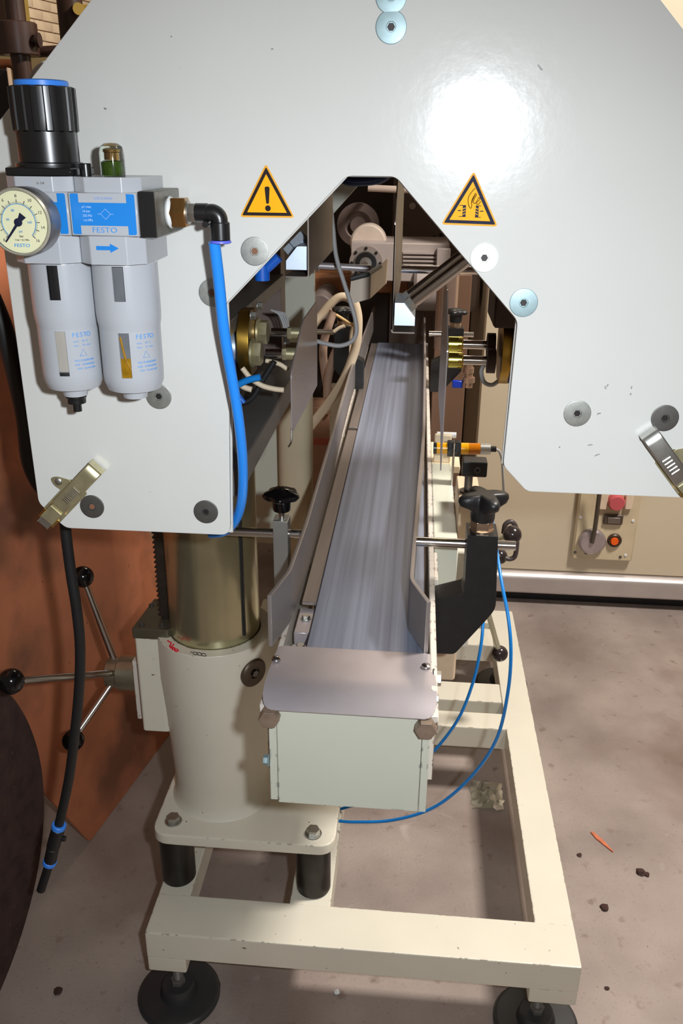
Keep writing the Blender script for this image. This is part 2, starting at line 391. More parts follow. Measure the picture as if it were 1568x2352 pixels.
flat('exclamation_mark', rpoly([(cx_+p[0]+.0002, zb_+p[1]) for p in ex], .0022, 6), 4, inkblk, s1)
flat('exclamation_dot', [(cx_+.0006+.0028*math.cos(t*math.pi/10), zb_+.0082+.0028*math.sin(t*math.pi/10)) for t in range(20)], 4, inkblk, s1)
s2 = sticker(.049, 1.4345, -.02, inknavy, orangey); s2['label'] = 'yellow triangle sticker with a hand between crushing rollers'
def sx(px, py, lay=4):
    p = at(1000+px/9.41, 380+py/9.41, y=PY); return (p.x, p.z)
def zpoly(name, pts, m=inkblk, lay=4): return flat(name, [sx(*p) for p in pts], lay, m, s2)
zpoly('press_jaw', [(590, 870), (655, 870), (645, 1100), (575, 1100)], inknavy)
zpoly('press_jaw', [(870, 875), (930, 875), (922, 1115), (850, 1115)], inknavy)
for (x0, y0) in ((590, 905), (588, 965), (586, 1025)): zpoly('jaw_stripe', [(x0, y0+25), (x0+50, y0), (x0+50, y0+18), (x0, y0+45)], yellow, 5)
for (x0, y0) in ((866, 910), (864, 970), (860, 1030)): zpoly('jaw_stripe', [(x0, y0), (x0+50, y0+25), (x0+50, y0+45), (x0, y0+18)], yellow, 5)
for q in ([(515, 850), (660, 858), (660, 872), (515, 864)], [(500, 1095), (650, 1100), (650, 1112), (500, 1107)], [(475, 965), (545, 960), (545, 985), (475, 982)],
          [(866, 862), (985, 872), (985, 884), (866, 876)], [(840, 1108), (975, 1114), (975, 1126), (840, 1120)], [(955, 980), (1030, 975), (1030, 998), (955, 998)]): zpoly('jaw_line', q, inknavy)
def zline(pts, w_=7):
    P = [V(sx(*p)) for p in pts]; P3 = spline([(p.x, 0, p.y) for p in P], 4); b = NB()
    tube(b, [(p.x, PY-.0011, p.z) for p in P3], w_/9.41/2200, 6, 0); return obj('hand_outline', b, inkblk, s2)
hand = mat('hand_print_brown', (110, 60, 20), .5, var=0)
for pl in ([(850, 490), (780, 570), (720, 660), (700, 760), (715, 860), (750, 925), (780, 880), (775, 780), (810, 690), (860, 600)], [(860, 600), (880, 640), (830, 730), (815, 800), (850, 820), (900, 750), (930, 690)],
           [(930, 690), (960, 720), (900, 790), (880, 830), (930, 835), (975, 770)], [(790, 800), (810, 720), (860, 640)]): zline(pl)
# scratches and scuffs that sit on the plate
for (px, py, l, a) in [(1240, 155, 16, 2.3), (1375, 950, 10, .3), (1395, 885, 8, 1.2), (1390, 890, 9, 1.9), (1371, 1045, 14, .4), (1450, 890, 7, 1.3), (1448, 905, 6, 1.3), (1355, 1022, 12, .1), (625, 113, 5, 0), (1220, 695+20, 5, 1)]:
    p = at(px, py, y=PY); L_ = l/2000*.9; d = V((math.cos(a), 0, math.sin(a)))
    b = NB(); xprism(b, [(-L_/2, -.0008), (L_/2, -.0003), (L_/2*.8, .0007), (-L_/3, .0009)], (p.x, PY-.0001, p.z), d, V((-d.z, 0, d.x)), .0002)
    obj('scuff_mark', b, mat('scuff_grey', (150, 150, 146), .6, var=.2), g, smooth=0)

# toggle latches on the lower corners of the guard plate
def latch(px0, py0, px1, py1, label, flip=1):
    a, c = at(px0, py0, y=PY-.016), at(px1, py1, y=PY-.016); d = (c-a); Lh = d.length; d.normalize(); u = V((-d.z, 0, d.x))*flip; o = (a+c)/2
    t = thing('toggle_latch', label, 'latch', (o.x, PY, o.z-.02), 'draw latches of the guard plate')
    b = NB(); xprism(b, rpoly([(-Lh*.42, -.0125), (Lh*.12, -.0125), (Lh*.12, .0125), (-Lh*.42, .0125)], .003), V((o.x, PY-.001, o.z)), d, u, .0012); obj('base_plate', b, olivez, t)
    b = NB()
    prof = rpoly([(Lh*.06, .0), (Lh*.10, .012), (Lh*.02, .026), (-Lh*.05, .030), (-Lh*.09, .022), (-Lh*.06, .0)], .004)
    xprism(b, prof, V((o.x, PY-.0012, o.z)), d, u, .0012); obj('mounting_ear', b, olivez, t)
    b = NB(); e = V((o.x, PY-.003, o.z))-d*.001+u*.0205; sph(b, e, .0045, 16); bmesh.ops.scale(b, vec=(1, .4, 1), verts=b.verts, space=Matrix.Translation(-e)); obj('rivet', b, zinc, t)
    # folded lever: channel section with a curled tip
    b = NB(); W = .0095
    bmv = []
    for k, (s, yy) in enumerate([(-.26, .010), (-.2, .013), (.1, .015), (.38, .016), (.47, .013), (.5, .006)]):
        row = []
        for (uu, dy) in ((-W, -.010), (-W, 0), (-W*.8, .0015), (W*.8, .0015), (W, 0), (W, -.010)):
            row.append(b.verts.new(V((o.x, PY-yy-dy, o.z))+d*(s*Lh)+u*uu))
        bmv.append(row)
    for r0, r1 in zip(bmv, bmv[1:]):
        for i in range(5): b.faces.new((r0[i], r0[i+1], r1[i+1], r1[i]))
    bmesh.ops.recalc_face_normals(b, faces=b.faces); bmesh.ops.solidify(b, geom=b.faces[:], thickness=.0012)
    obox(b, V((o.x, PY-.0095, o.z))+d*(.497*Lh), u, d, 2*W, .0012, .013)
    lv = obj('lever', b, olivez if flip > 0 else zinc, t, smooth=50)
    for k in range(5):
        b = NB(); q = V((o.x, PY-.0172, o.z))+d*Lh*(-.05+.048*k)-u*.001; tube(b, [q-u*.0045, q+u*.0045], .0012, 8, 0); obj('grip_ridge', b, bright, lv)
    b = NB(); q = V((o.x, PY-.012, o.z))-d*Lh*.34; obox(b, q, u, d, .017, Lh*.2, .006, bev=.001); obj('hook_block', b, olivez, t)
    b = NB()
    for sgn in (-1, 1): tube(b, [q+u*.0085*sgn, q+u*.0085*sgn-d*.012], .0022, 8, 0)
    obj('hinge_pin', b, gold, t)
    b = NB(); q = V((o.x, PY-.010, o.z))-d*Lh*.46; obox(b, q, u, d, .015, .014, .007, bev=.0008); obj('hook', b, zinc, t)
    return t
latch(98, 1205, 218, 1077, 'yellow zinc toggle latch on the lower left corner of the guard plate', 1)
latch(1600, 1148, 1492, 998, 'zinc toggle latch at the right edge of the guard plate, partly out of frame', -1)

# ================================================================ AIR PREPARATION UNIT
def octo(cx, cy, w_, d, c): return [(cx-w_+c, cy-d), (cx+w_-c, cy-d), (cx+w_, cy-d+c), (cx+w_, cy+d), (cx-w_, cy+d), (cx-w_, cy-d+c)]
def frl_unit(cx, name, label):
    cy = .838
    t = thing(name, label, 'air treatment unit', (cx, cy, 1.245))
    b = NB()
    prism(b, rpoly(octo(cx, cy, .0312, .042, .014), .0012), 'z', 1.402, 1.4275); prism(b, rpoly(octo(cx, cy, .0312, .042, .014), .0012), 'z', 1.4645, 1.477)
    box(b, (cx-.0312, cy-.046, 1.4275), (cx+.0312, cy+.04, 1.4645), .001); obj('housing', b, frlgrey, t)
    seg = 72; pf = [(.0300, -.002), (.0312, -.004), (.0312, -.006), (.0314, -.0380), (.0314, -.053), (.0308, -.060), (.0298, -.0655), (.0298, -.068), (.0298, -.112), (.0294, -.120), (.0262, -.128), (.013, -.131), (.0118, -.138), (0, -.138)]
    pf = [(r, h+1.405-1.402) for r, h in pf]
    u, v_, _ = frame((0, 0, 1)); ang0 = math.degrees(math.atan2(V((.10, -1, 0)).normalized().dot(v_), V((.10, -1, 0)).normalized().dot(u))) % 360
    def sk(i, k):
        a = (i+.5)*360/seg; da = (a-ang0+180) % 360-180
        return abs(da) < 10 and k in (2, 7)
    b = NB(); lathe(b, pf, (cx, cy, 1.402), (0, 0, 1), seg, skip=sk, cap=False)
    bmesh.ops.recalc_face_normals(b, faces=b.faces); bmesh.ops.solidify(b, geom=b.faces[:], thickness=.0014)
    bw = obj('bowl_guard', b, frlgrey, t)
    b = NB(); lathe(b, [(.0275, -.004), (.0275, -.118), (.018, -.124)], (cx, cy, 1.402), (0, 0, 1), 40); obj('bowl', b, bowlglass, t)
    return t, cy
reg, cy = frl_unit(-.3445, 'filter_regulator', 'grey filter regulator with black knob and round pressure gauge on the guard plate')
lub, cy = frl_unit(-.2815, 'lubricator', 'grey lubricator with clear sight dome beside the filter regulator')
def flabel(t, cx, full=True):
    yf = cy-.0462
    def f2(name, pts, m, lay=0, par=None):
        b = NB(); prism(b, pts, 'y', yf-.0003*lay, yf-.0003*lay-.0003); return obj(name, b, m, par or t, smooth=0)
    x0, x1, z0, z1 = cx-.0293, cx+.0293, 1.4290, 1.4635; a = .0075; h_ = .0075
    pts = [(x0, z0+.001), (x0+.001, z0), (x0+a, z0), (x0+a, z0+h_), (x1-a, z0+h_), (x1-a, z0), (x1-.001, z0), (x1, z0+.001), (x1, z1-.001), (x1-.001, z1), (x1-a, z1), (x1-a, z1-h_), (x0+a, z1-h_), (x0+a, z1), (x0+.001, z1), (x0, z1-.001)]
    L_ = f2('blue_label', pts, festoblue)
    text('lettering', 'FESTO', .0066, (cx, yf-.0003, z0+.0037), X1, Z1, printblue, L_, sx=1.25)
    text('lettering', 'LOE-D-MAXI', .0030, (cx+.001, yf-.0003, z1-.0038), X1, Z1, mat('print_pale_blue', (130, 165, 225), .5, var=0), L_)
    for i, s_ in enumerate(('p1 max.', '16 bar', '232 PSI', '1.6 MPa')):
        text('lettering', s_, .0028, (cx-.019, yf-.0006, 1.4525-.0038*i), X1, Z1, white, L_, 'LEFT')
    c0 = V((cx+.002, yf-.0006, 1.4465)); b = NB(); q = .0045
    tube(b, [c0+V((q, 0, 0)), c0+V((0, 0, q)), c0+V((-q, 0, 0)), c0+V((0, 0, -q)), c0+V((q, 0, 0))], .00018, 6, 0)
    tube(b, [c0+V((q, 0, 0)), c0+V((q*1.6, 0, 0))], .00018, 6, 0); tube(b, [c0-V((q, 0, 0)), c0-V((q*1.6, 0, 0))], .00018, 6, 0)
    obj('flow_symbol', b, white, L_)
    yf2 = cy-.0422; xa = cx-.011
    b = NB(); prism(b, [(xa, 1.4150), (xa+.013, 1.4150), (xa+.013, 1.4128), (xa+.021, 1.4168), (xa+.013, 1.4208), (xa+.013, 1.4186), (xa, 1.4186)], 'y', yf2, yf2-.0003); obj('arrow', b, festoblue, t, smooth=0)
    # print on the bowl guard, wrapped to its right side
    def wrap(s, size, a0, z, m=printblue, rad=.0300):
        n = len(s); adv = size*.62/rad
        for i, ch in enumerate(s):
            if ch == ' ': continue
            a = a0+adv*i; nrm = V((math.sin(a), -math.cos(a), 0)); eu = V((math.cos(a), math.sin(a), 0))
            text('lettering', ch, size, V((cx, cy, z))+nrm*(rad+.0001), eu, Z1, m, t)
    wrap('FESTO', .0062, .52, 1.333); wrap('max. 50 C', .0026, .52, 1.327); wrap('max. 16 bar', .0026, .52, 1.323)
    wrap('POLYCARBONAT', .0028, .50, 1.308); wrap('NUR SPANNUNGS', .0026, .50, 1.304); wrap('FREI REINIGEN', .0024, .55, 1.300)
    a = .78; nrm = V((math.sin(a), -math.cos(a), 0)); eu = V((math.cos(a), math.sin(a), 0)); o = V((cx, cy, 1.3125))+nrm*.0302; b = NB()
    tube(b, [o-eu*.0035, o+eu*.0035, o+Z1*.0065, o-eu*.0035], .0002, 6, 0); obj('warning_outline', b, printblue, t)
flabel(reg, -.3445); flabel(lub, -.2815)
# knob of the regulator
kx = -.3445; b = NB()
def ribs(a, k): return 1.0 if k in (0, 4, 5) else (1+.03*(1 if math.sin(a*16) > 0 else -1)*.8)
lathe(b, [(.0268, .0365), (.0285, .038), (.0288, .050), (.0288, .0735), (.0270, .0745), (.0255, .0745)], (kx, cy, 1.477), (0, 0, 1), 160, rf=ribs); kn = obj('adjusting_knob', b, black, reg)
b = NB(); lathe(b, [(.0272, .010), (.0272, .038)], (kx, cy, 1.477), (0, 0, 1), 48); obj('knob_skirt', b, black, kn)
b = NB(); lathe(b, [(.0238, .0735), (.0238, .0785), (.0225, .0795), (0, .0795)], (kx, cy, 1.477), (0, 0, 1), 48); obj('blue_ring', b, ringblue, kn, 'bright blue ring on top of the black knob')
b = NB(); lathe(b, [(.0300, .006), (.0305, .007), (.0305, .0105), (.029, .0115)], (kx, cy, 1.477), (0, 0, 1), 48); box(b, (kx-.030, cy-.031, 1.477), (kx+.031, cy+.03, 1.484), .001); obj('knob_base', b, black, reg)
b = NB(); lathe(b, [(.0055, 0), (.0055, .010), (.0048, .011), (0, .011)], (-.3065, cy-.012, 1.477), (0, 0, 1), 20); obj('lock_screw', b, black, reg)
b = NB(); lathe(b, [(.0105, 0), (.0105, .003), (.0095, .004), (.0095, .009), (.0045, .010), (.0045, .018)], (-.3445, cy, 1.2675), (0, 0, -1), 20, rf=lambda a, k: 1+.03*math.sin(a*10)); obj('drain_valve', b, black, reg)
b = NB(); lathe(b, [(.0278, -.002), (.0278, -.040)], (-.3445, cy, 1.402), (0, 0, 1), 40); obj('dark_filter_insert', b, black, reg)
b = NB(); lathe(b, [(.0278, -.041), (.0278, -.105)], (-.3445, cy, 1.402), (0, 0, 1), 40); obj('filter_element', b, filterw, reg)
b = NB(); lathe(b, [(.0278, -.106), (.0278, -.118)], (-.3445, cy, 1.402), (0, 0, 1), 40); obj('filter_base', b, rubber, reg)
# gauge
gc = V((-.3425, .752, 1.4415)); ge = thing  # part group: gauge body is a part with its own sub-parts
b = NB(); lathe(b, [(.0265, .024), (.0283, .022), (.0287, .004), (.0283, 0), (.0272, -.0015), (.0262, -.0012), (.0258, .001), (0, .001)], gc, (0, 1, 0), 64); cyl(b, gc+V((0, .024, 0)), gc+V((0, .045, 0)), .006)
ga = obj('pressure_gauge', b, mat('gauge_case_steel', (120, 118, 118), .28, .8, var=.1), reg, 'round pressure gauge with cream dial and dark case')
b = NB(); lathe(b, [(.0256, 0), (0, .0)], gc+V((0, .0006, 0)), (0, -1, 0), 64, cap=False); obj('dial', b, dial, ga, 'cream dial')
b = NB(); lathe(b, [(.0272, .0012), (.0281, -.0004), (.0268, -.0024), (.0256, -.0012)], gc, (0, 1, 0), 64, cap=False); obj('bezel', b, mat('gauge_bezel', (190, 188, 172), .35, .5, var=.04), ga)
def gp(a, r, y=0): return gc+V((r*math.sin(a), -.0001-y, r*math.cos(a)))
b = NB(); tube(b, [gp(math.radians(-135+k*9), .0150, .0001) for k in range(31)], .0004, 6, 0); obj('dial_ring', b, dialblue, ga)
b = NB()
for k in range(13):
    a = math.radians(-135+k*22.5); tube(b, [gp(a, .0155, .0001), gp(a, .0185, .0001)], .00035, 6, 0)
for k in range(61):
    a = math.radians(-135+k*4.5); tube(b, [gp(a, .0155, .0001), gp(a, .0167, .0001)], .00014, 4, 0)
obj('dial_marks', b, dialgrey, ga)
for k, s_ in enumerate(('0', '2', '4', '6', '8', '10', '12', '14', '16')):
    a = math.radians(-135+k*33.75); p = gp(a, .0212, .0002); text('numeral', s_, .0036, p, X1, Z1, dialgrey, ga)
for s_, x_, z_ in (('80', -.004, .0095), ('40', -.0095, .002), ('160', .0095, .000), ('psi', .0008, -.0075)): text('numeral', s_, .0030, gc+V((x_, -.0004, z_)), X1, Z1, dialblue, ga)
text('lettering', 'bar', .0028, gc+V((.001, -.0004, -.0115)), X1, Z1, dialgrey, ga)
text('lettering', '1 bar = 0.1 MPa', .0020, gc+V((.001, -.0004, -.0146)), X1, Z1, dialgrey, ga)
text('lettering', 'FESTO', .0040, gc+V((.0005, -.0004, -.0192)), X1, Z1, printblue, ga, sx=1.25)
an = math.radians(219); b = NB(); xprism(b, [(-.0032, -.0075), (.0032, -.0075), (.0012, 0), (.0006, .021), (-.0006, .021), (-.0012, 0)], gp(0, 0, .0009), V((math.cos(an), 0, -math.sin(an))), V((math.sin(an), 0, math.cos(an))), .0004)
lathe(b, [(.0034, 0), (.0034, .0012), (0, .0016)], gp(0, 0, .0006), (0, -1, 0), 24); obj('needle', b, navy, ga)
b = NB(); lathe(b, [(.0258, .0), (.024, .0012), (0, .0026)], gc+V((0, -.0022, 0)), (0, -1, 0), 48, cap=False)
text('lettering', 'G 1/4', .003, (-.338, cy-.0424, 1.4715), X1, Z1, dialgrey, reg); b.free()
# lubricator details
b = NB(); lathe(b, [(.0112, 0), (.0112, .020), (.0098, .0255), (.006, .028), (0, .0285)], (-.283, cy-.006, 1.477), (0, 0, 1), 32); obj('sight_dome', b, glass, lub, 'clear domed sight glass')
b = NB(); lathe(b, [(.0070, .0005), (.0070, .012), (.0052, .0135)], (-.283, cy-.006, 1.477), (0, 0, 1), 24); obj('green_oil_fill', b, green, lub)
b = NB(); lathe(b, [(.0046, .0138), (.0046, .020), (.0052, .0205), (.0052, .0225), (.003, .0235)], (-.283, cy-.006, 1.477), (0, 0, 1), 24); obj('drip_nozzle', b, brass, lub)
b = NB(); lathe(b, [(.0278, -.090), (.0278, -.118)], (-.2815, cy, 1.402), (0, 0, 1), 40); obj('oil_fill', b, oil, lub)
b = NB(); tube(b, [(-.283, cy-.0268, 1.333), (-.2795, cy-.0268, 1.312), (-.2745, cy-.0262, 1.300)], .0014, 8); obj('oil_pickup_tube', b, oil, lub)
# outlet block, nipple, elbow
ob_ = thing('outlet_block', 'black faced outlet block at the right end of the lubricator', 'fitting', (-.241, cy, 1.428))
b = NB(); box(b, (-.2500, cy-.042, 1.4265), (-.2350, cy+.042, 1.466), .001); obj('block_body', b, mat('weathered_block_side', (120, 118, 110), .4, .7, var=.3, vscale=60), ob_)
b = NB(); box(b, (-.2498, cy-.0435, 1.4270), (-.2352, cy-.0420, 1.4655)); obj('front_cover', b, black, ob_)
b = NB(); lathe(b, [(.013, 0), (.0145, .002), (.013, .005)], (-.235, cy, 1.446), X1, 24); obj('thread_tape', b, tape, ob_)
b = NB(); hexp(b, (-.231, cy, 1.446), (-.217, cy, 1.446), .0148); obj('hex_nipple', b, brass, ob_)
b = NB(); cyl(b, (-.2178, cy, 1.446), (-.2150, cy, 1.446), .0105); hexp(b, (-.2150, cy, 1.446), (-.209, cy, 1.446), .0092); obj('tape_and_collar', b, zinc, ob_)
el = thing('elbow_fitting', 'black push in elbow fitting holding the thick blue hose', 'fitting', (-.19, cy, 1.41), None)
b = NB(); cyl(b, (-.2095, cy, 1.446), (-.197, cy, 1.446), .0085, bev=.0008); tube(b, [(-.198, cy, 1.446), (-.192, cy, 1.446), (-.1875, cy, 1.4425), (-.1865, cy, 1.436)], .0078, 20); cyl(b, (-.1865, cy, 1.438), (-.1865, cy, 1.4215), .0092, bev=.0008); obj('elbow_body', b, black, el)
b = NB(); cyl(b, (-.199, cy-.007, 1.436), (-.199, cy+.004, 1.436), .0030); obj('hose_lug', b, black, el)
b = NB(); lathe(b, [(.0095, 0), (.0100, .001), (.0100, .0022), (.0080, .003)], (-.1865, cy, 1.4215), (0, 0, -1), 28); obj('release_ring', b, ringviolet, el)
hp = [(492, 556, .838), (502, 640, .845), (512, 740, .852), (524, 820, .860), (538, 900, .868), (550, 980, .878), (557, 1060, .893), (557, 1130, .910), (549, 1175, .928), (534, 1205, .945), (512, 1222, .965), (485, 1226, .985)]
b = NB(); tube(b, [at(x, y, y=d) for x, y, d in hp], .0056, 20); solo('blue_air_hose', b, hoseblue, 'thick bright blue air hose curving down from the elbow fitting across the guard plate edge', 'hose')

# ================================================================ black drop hose with inline coupler
hp = [(150, 1150), (150, 1210), (162, 1310), (176, 1400), (184, 1490), (181, 1590), (170, 1700), (158, 1790), (141, 1870), (135, 1895)]
bh_ = thing('black_air_hose', 'black air hose hanging below the lower left corner of the guard plate', 'hose', at(95, 2045, y=1.0))
b = NB(); tube(b, [at(x, y, y=1.0) for x, y in hp], .0072, 16); obj('hose_run', b, rubber, bh_)
def seg_(p, q, y=1.0): return at(*p, y=y), at(*q, y=y)
a, c = seg_((134, 1902), (122, 1945)); b = NB(); cyl(b, a, c, .0105, bev=.001, seg=20); a2, c2 = seg_((122, 1945), (115, 1978)); cyl(b, a2, c2, .0098, bev=.001, seg=20); cyl(b, at(131, 1925, y=1.0)+X1*.004, at(131, 1925, y=1.0)+X1*.0135, .0045, seg=12); obj('coupler', b, blackm, bh_)
for p, q in (((136, 1893), (134, 1902)), ((115.5, 1976), (113, 1984))):
    a, c = seg_(p, q); b = NB(); cyl(b, a, c, .0108, bev=.001); obj('coupler_ring', b, ringblue, bh_, 'blue ring on the coupler')
a, c = seg_((113, 1984), (94, 2044)); b = NB(); cyl(b, a, c, .0070, seg=16); obj('hose_stub', b, rubber, bh_)
# second black hose left of the guard plate
b = NB(); tube(b, [at(-30, 660, y=1.05), at(3, 740, y=1.05), at(20, 800, y=1.05), at(38, 870, y=1.05), at(58, 960, y=1.05), at(70, 1060, y=1.05), at(100, 1120, y=1.05), at(130, 1130, y=1.03)], .012, 16); solo('black_rubber_hose', b, rubber, 'thick black rubber hose passing behind the left edge of the guard plate', 'hose')

# ================================================================ BASE FRAME
bf = thing('base_frame', 'cream painted welded base frame of square tube on round levelling feet', 'machine base', (-.05, 1.7, .105))
XL, XR, F0, F1, ZT, ZB = -.440, .335, 1.105, 2.37, .2, .138
def beam(name, a, c, m=ivory, lab=None): b = NB(); box(b, a, c, .004, 2); return obj(name, b, m, bf, lab)
beam('front_tube', (XL, F0, ZB), (XR, F0+.092, ZT))
beam('side_tube', (XL, F0+.088, ZB), (XL+.062, F1, ZT-.0005)); beam('side_tube', (XR-.072, F0+.088, ZB), (XR, F1, ZT-.0005))
beam('rear_tube', (XL+.05, F1-.08, ZB), (XR-.05, F1, ZT-.001))
beam('middle_tube', (-.190, F0+.088, ZB+.001), (-.112, 1.78, ZT-.0008))
beam('cross_tube', (-.40, 1.77, ZB), (XR-.06, 1.835, ZT-.0008)); beam('cross_tube', (-.40, 1.89, ZB), (XR-.06, 1.975, ZT-.006)); beam('cross_tube', (-.40, 2.168, ZB), (XR-.06, 2.265, ZT-.006))
beam('corner_tab', (XL, F0+.001, .104), (XL+.072, F0+.09, ZB+.002)); beam('corner_tab', (XR-.085, F0+.001, .104), (XR, F0+.09, ZB+.002))
b = NB(); prism(b, [(XR-.077, .004), (XR-.068, .004), (XR-.068, .008), (XR-.077, .008)], 'y', 1.2, 1.75); b.free()
def foot(px, py, label):
    p = at(px, py, z=0); p = V((p.x, p.y, 0)); t = thing('levelling_foot', label, 'machine foot', p, 'levelling feet under the base frame')
    b = NB(); lathe(b, [(.076, 0), (.078, .003), (.078, .008), (.075, .012), (.070, .013), (.036, .014), (.034, .020), (.031, .032), (.028, .036), (.014, .036)], p, Z1, 56); obj('foot_disc', b, mat('foot_black_plastic', (48, 49, 50), .35, var=.1), t)
    b = NB(); hexp(b, p+Z1*.034, p+Z1*.046, .014); cyl(b, p+Z1*.04, p+Z1*.14, .0085)
    for k in range(22): lathe(b, [(.0085, 0), (.0094, .001), (.0085, .002)], p+Z1*(.05+k*.0025), Z1, 16, cap=False)
    obj('threaded_spindle', b, darksteel, t); return t
f1 = foot(412, 2285, 'black round levelling foot under the front left corner of the base frame'); f2 = foot(1228, 2350, 'black round levelling foot under the front right corner, cut by the bottom of the frame')
dup(f1, (.0, 1.10, 0), 'black round levelling foot under the rear left corner of the base frame')
dup(f2, (.03, 1.12, 0), 'black round levelling foot under the rear right corner of the base frame')

# ================================================================ LIFTING COLUMN
cxx, cyy = -.338, 1.337
lc = thing('lifting_column', 'cream cast column stand with a bare steel tube sliding in it', 'column', (cxx, cyy, .2))
b = NB(); prism(b, rpoly([(-.446, 1.198), (-.106, 1.198), (-.106, 1.50), (-.446, 1.50)], .035, 8), 'z', .318, .340, bev=.003); bp_ = obj('base_plate', b, ivory, lc)
b = NB(); lathe(b, [(.100, .338), (.094, .346), (.0915, .362), (.0915, .40), (.1, .55), (.105, .62), (.105, .703), (.1035, .705), (.0825, .705), (.0825, .60)], (cxx, cyy, 0), Z1, 64, cap=False); obj('column_housing', b, ivory, lc)
b = NB(); lathe(b, [(.0805, .60), (.0805, 1.113), (.079, 1.115)], (cxx, cyy, 0), Z1, 96); ct = obj('column_tube', b, coltube, lc, 'bare steel column tube')
b = NB(); box(b, (cxx+.062, cyy-.0535, .72), (cxx+.066, cyy-.045, 1.11)); obj('key_slot', b, rubber, ct)
b = NB(); prism(b, rpoly([(-.30, 1.24), (-.15, 1.30), (-.15, 1.42), (-.30, 1.42)], .01), 'z', .340, .52); b.free()
for (x, y) in ((-.412, 1.235), (-.148, 1.228), (-.412, 1.462), (-.148, 1.462)): hexbolt(bp_, (x, y, .340), Z1, .0125, .010, zinc)
for (x, y) in ((-.412, 1.243), (-.149, 1.240), (-.412, 1.46), (-.149, 1.46)):
    b = NB(); lathe(b, [(.031, .2005), (.0325, .203), (.0325, .316), (.031, .318)], (x, y, 0), Z1, 40); obj('spacer_post', b, blackox, lc, 'dark steel spacer post')
b = NB()
prism(b, rpoly([(-.474, 1.290), (-.428, 1.290), (-.40, 1.30), (-.38, 1.42), (-.474, 1.42)], .006), 'z', .500, .700, bev=.002); obj('pinion_housing', b, ivory, lc)
b = NB(); prism(b, rpoly([(-.493, 1.318), (-.473, 1.318), (-.473, 1.40), (-.493, 1.40)], .002), 'z', .505, .632, bev=.001); obj('side_cover', b, ivory2, lc)
b = NB(); prism(b, rpoly([(-.476, 1.288), (-.412, 1.288), (-.404, 1.298), (-.412, 1.40), (-.468, 1.40)], .002), 'z', .700, .720, bev=.001); cp = obj('cap_plate', b, mat('greyish_cap_plate', (120, 116, 100), .4, .8, var=.1), lc, 'bare steel cap plate')
for px, py in ((325, 1434), (372, 1436), (348, 1390)):
    p = at(px, py, z=.7205); b = NB(); lathe(b, [(.0055, 0), (.0055, .0015), (.0032, .0015), (.0030, .0004), (0, .0004)], p, Z1, 20); obj('cap_screw', b, washd, cp)
b = NB(); box(b, (-.432, 1.325, .712), (-.414, 1.353, 1.09))
z = .725
while z < 1.088:
    prism(b, [(-.4315, z), (-.4315, z+.007), (-.4385, z+.0045), (-.4385, z+.0025)], 'y', 1.326, 1.352); z += .0095
obj('gear_rack', b, mat('dark_rack_steel', (70, 62, 56), .4, .7, var=.2, vscale=60), lc, 'dark toothed gear rack')
# clamp button on the right of the housing
cdir = V((.77, -.64, .0)).normalized(); cp0 = V((cxx, cyy, .655))+cdir*.100
b = NB(); lathe(b, [(.0265, 0), (.0265, .007), (.024, .0095), (.010, .0088), (.0095, .006), (0, .006)], cp0, cdir, 36); ck = obj('clamp_button', b, mat('brown_bakelite', (80, 66, 50), .45, .3, var=.2, vscale=60), lc, 'dark round clamp button')
b = NB(); hexp(b, cp0+cdir*.006, cp0+cdir*.0115, .0068); obj('clamp_screw', b, washd, ck)
# marker writing on the rim
def stroke(pts, m, r=.0011, par=lc):
    P = [at(360+px/6.03, 1460+py/6.03, z=.7055) for px, py in pts]; b = NB(); tube(b, P, r*.8, 6, 4); return obj('marker_stroke', b, m, par)
def ell(cx, cy, rx, ry, rot=0, n=10): return [(cx+rx*math.cos(t*2*math.pi/n)*math.cos(rot)-ry*math.sin(t*2*math.pi/n)*math.sin(rot), cy+rx*math.cos(t*2*math.pi/n)*math.sin(rot)+ry*math.sin(t*2*math.pi/n)*math.cos(rot)) for t in range(n+1)]
stroke([(150, 72), (180, 90), (205, 102)], red, .0016)
stroke([(198, 112), (180, 150), (205, 162)], red, .0016); stroke([(235, 118), (210, 150), (188, 175)], red, .0016)
stroke(ell(232, 182, 20, 15, .5), red, .0016); stroke(ell(272, 204, 24, 15, .3), red, .0016)
stroke([(485, 218), (465, 240)], inkb, .0007)
for cx in (530, 590, 650): stroke(ell(cx, 245+(cx-530)*.15, 34, 17, .35), inkb, .0007)

# hand wheel with three spokes
hub = V((-.548, 1.36, .575))
hw = thing('handwheel', 'three spoke crank handwheel with black ball knobs on the left of the lifting column', 'handwheel', (-.56, 1.36, .4))
b = NB(); lathe(b, [(.030, 0), (.0335, .003), (.0335, .040), (.0290, .043), (.0290, .062), (.026, .065)], (-.493, 1.36, .578), (-1, 0, 0), 48); obj('hub', b, mat('hub_steel', (170, 165, 145), .3, .9, var=.12, vscale=50), hw)
hc = V((-.548, 1.36, .578))
for (px, py, x_) in ((25, 1565, -.60), (190, 1325, -.60), (168, 1700, -.60)):
    # ball centre on the plane of the wheel
    p = at(px, py, x=x_)
    d = (p-hc).normalized()
    b = NB(); cyl(b, hc+d*.012+V((.012, 0, 0)), p-d*.012, .0068, .0062, 16); obj('spoke', b, bright, hw)
    b = NB(); sph(b, p, .0205, 32); obj('ball_knob', b, gloss, hw)

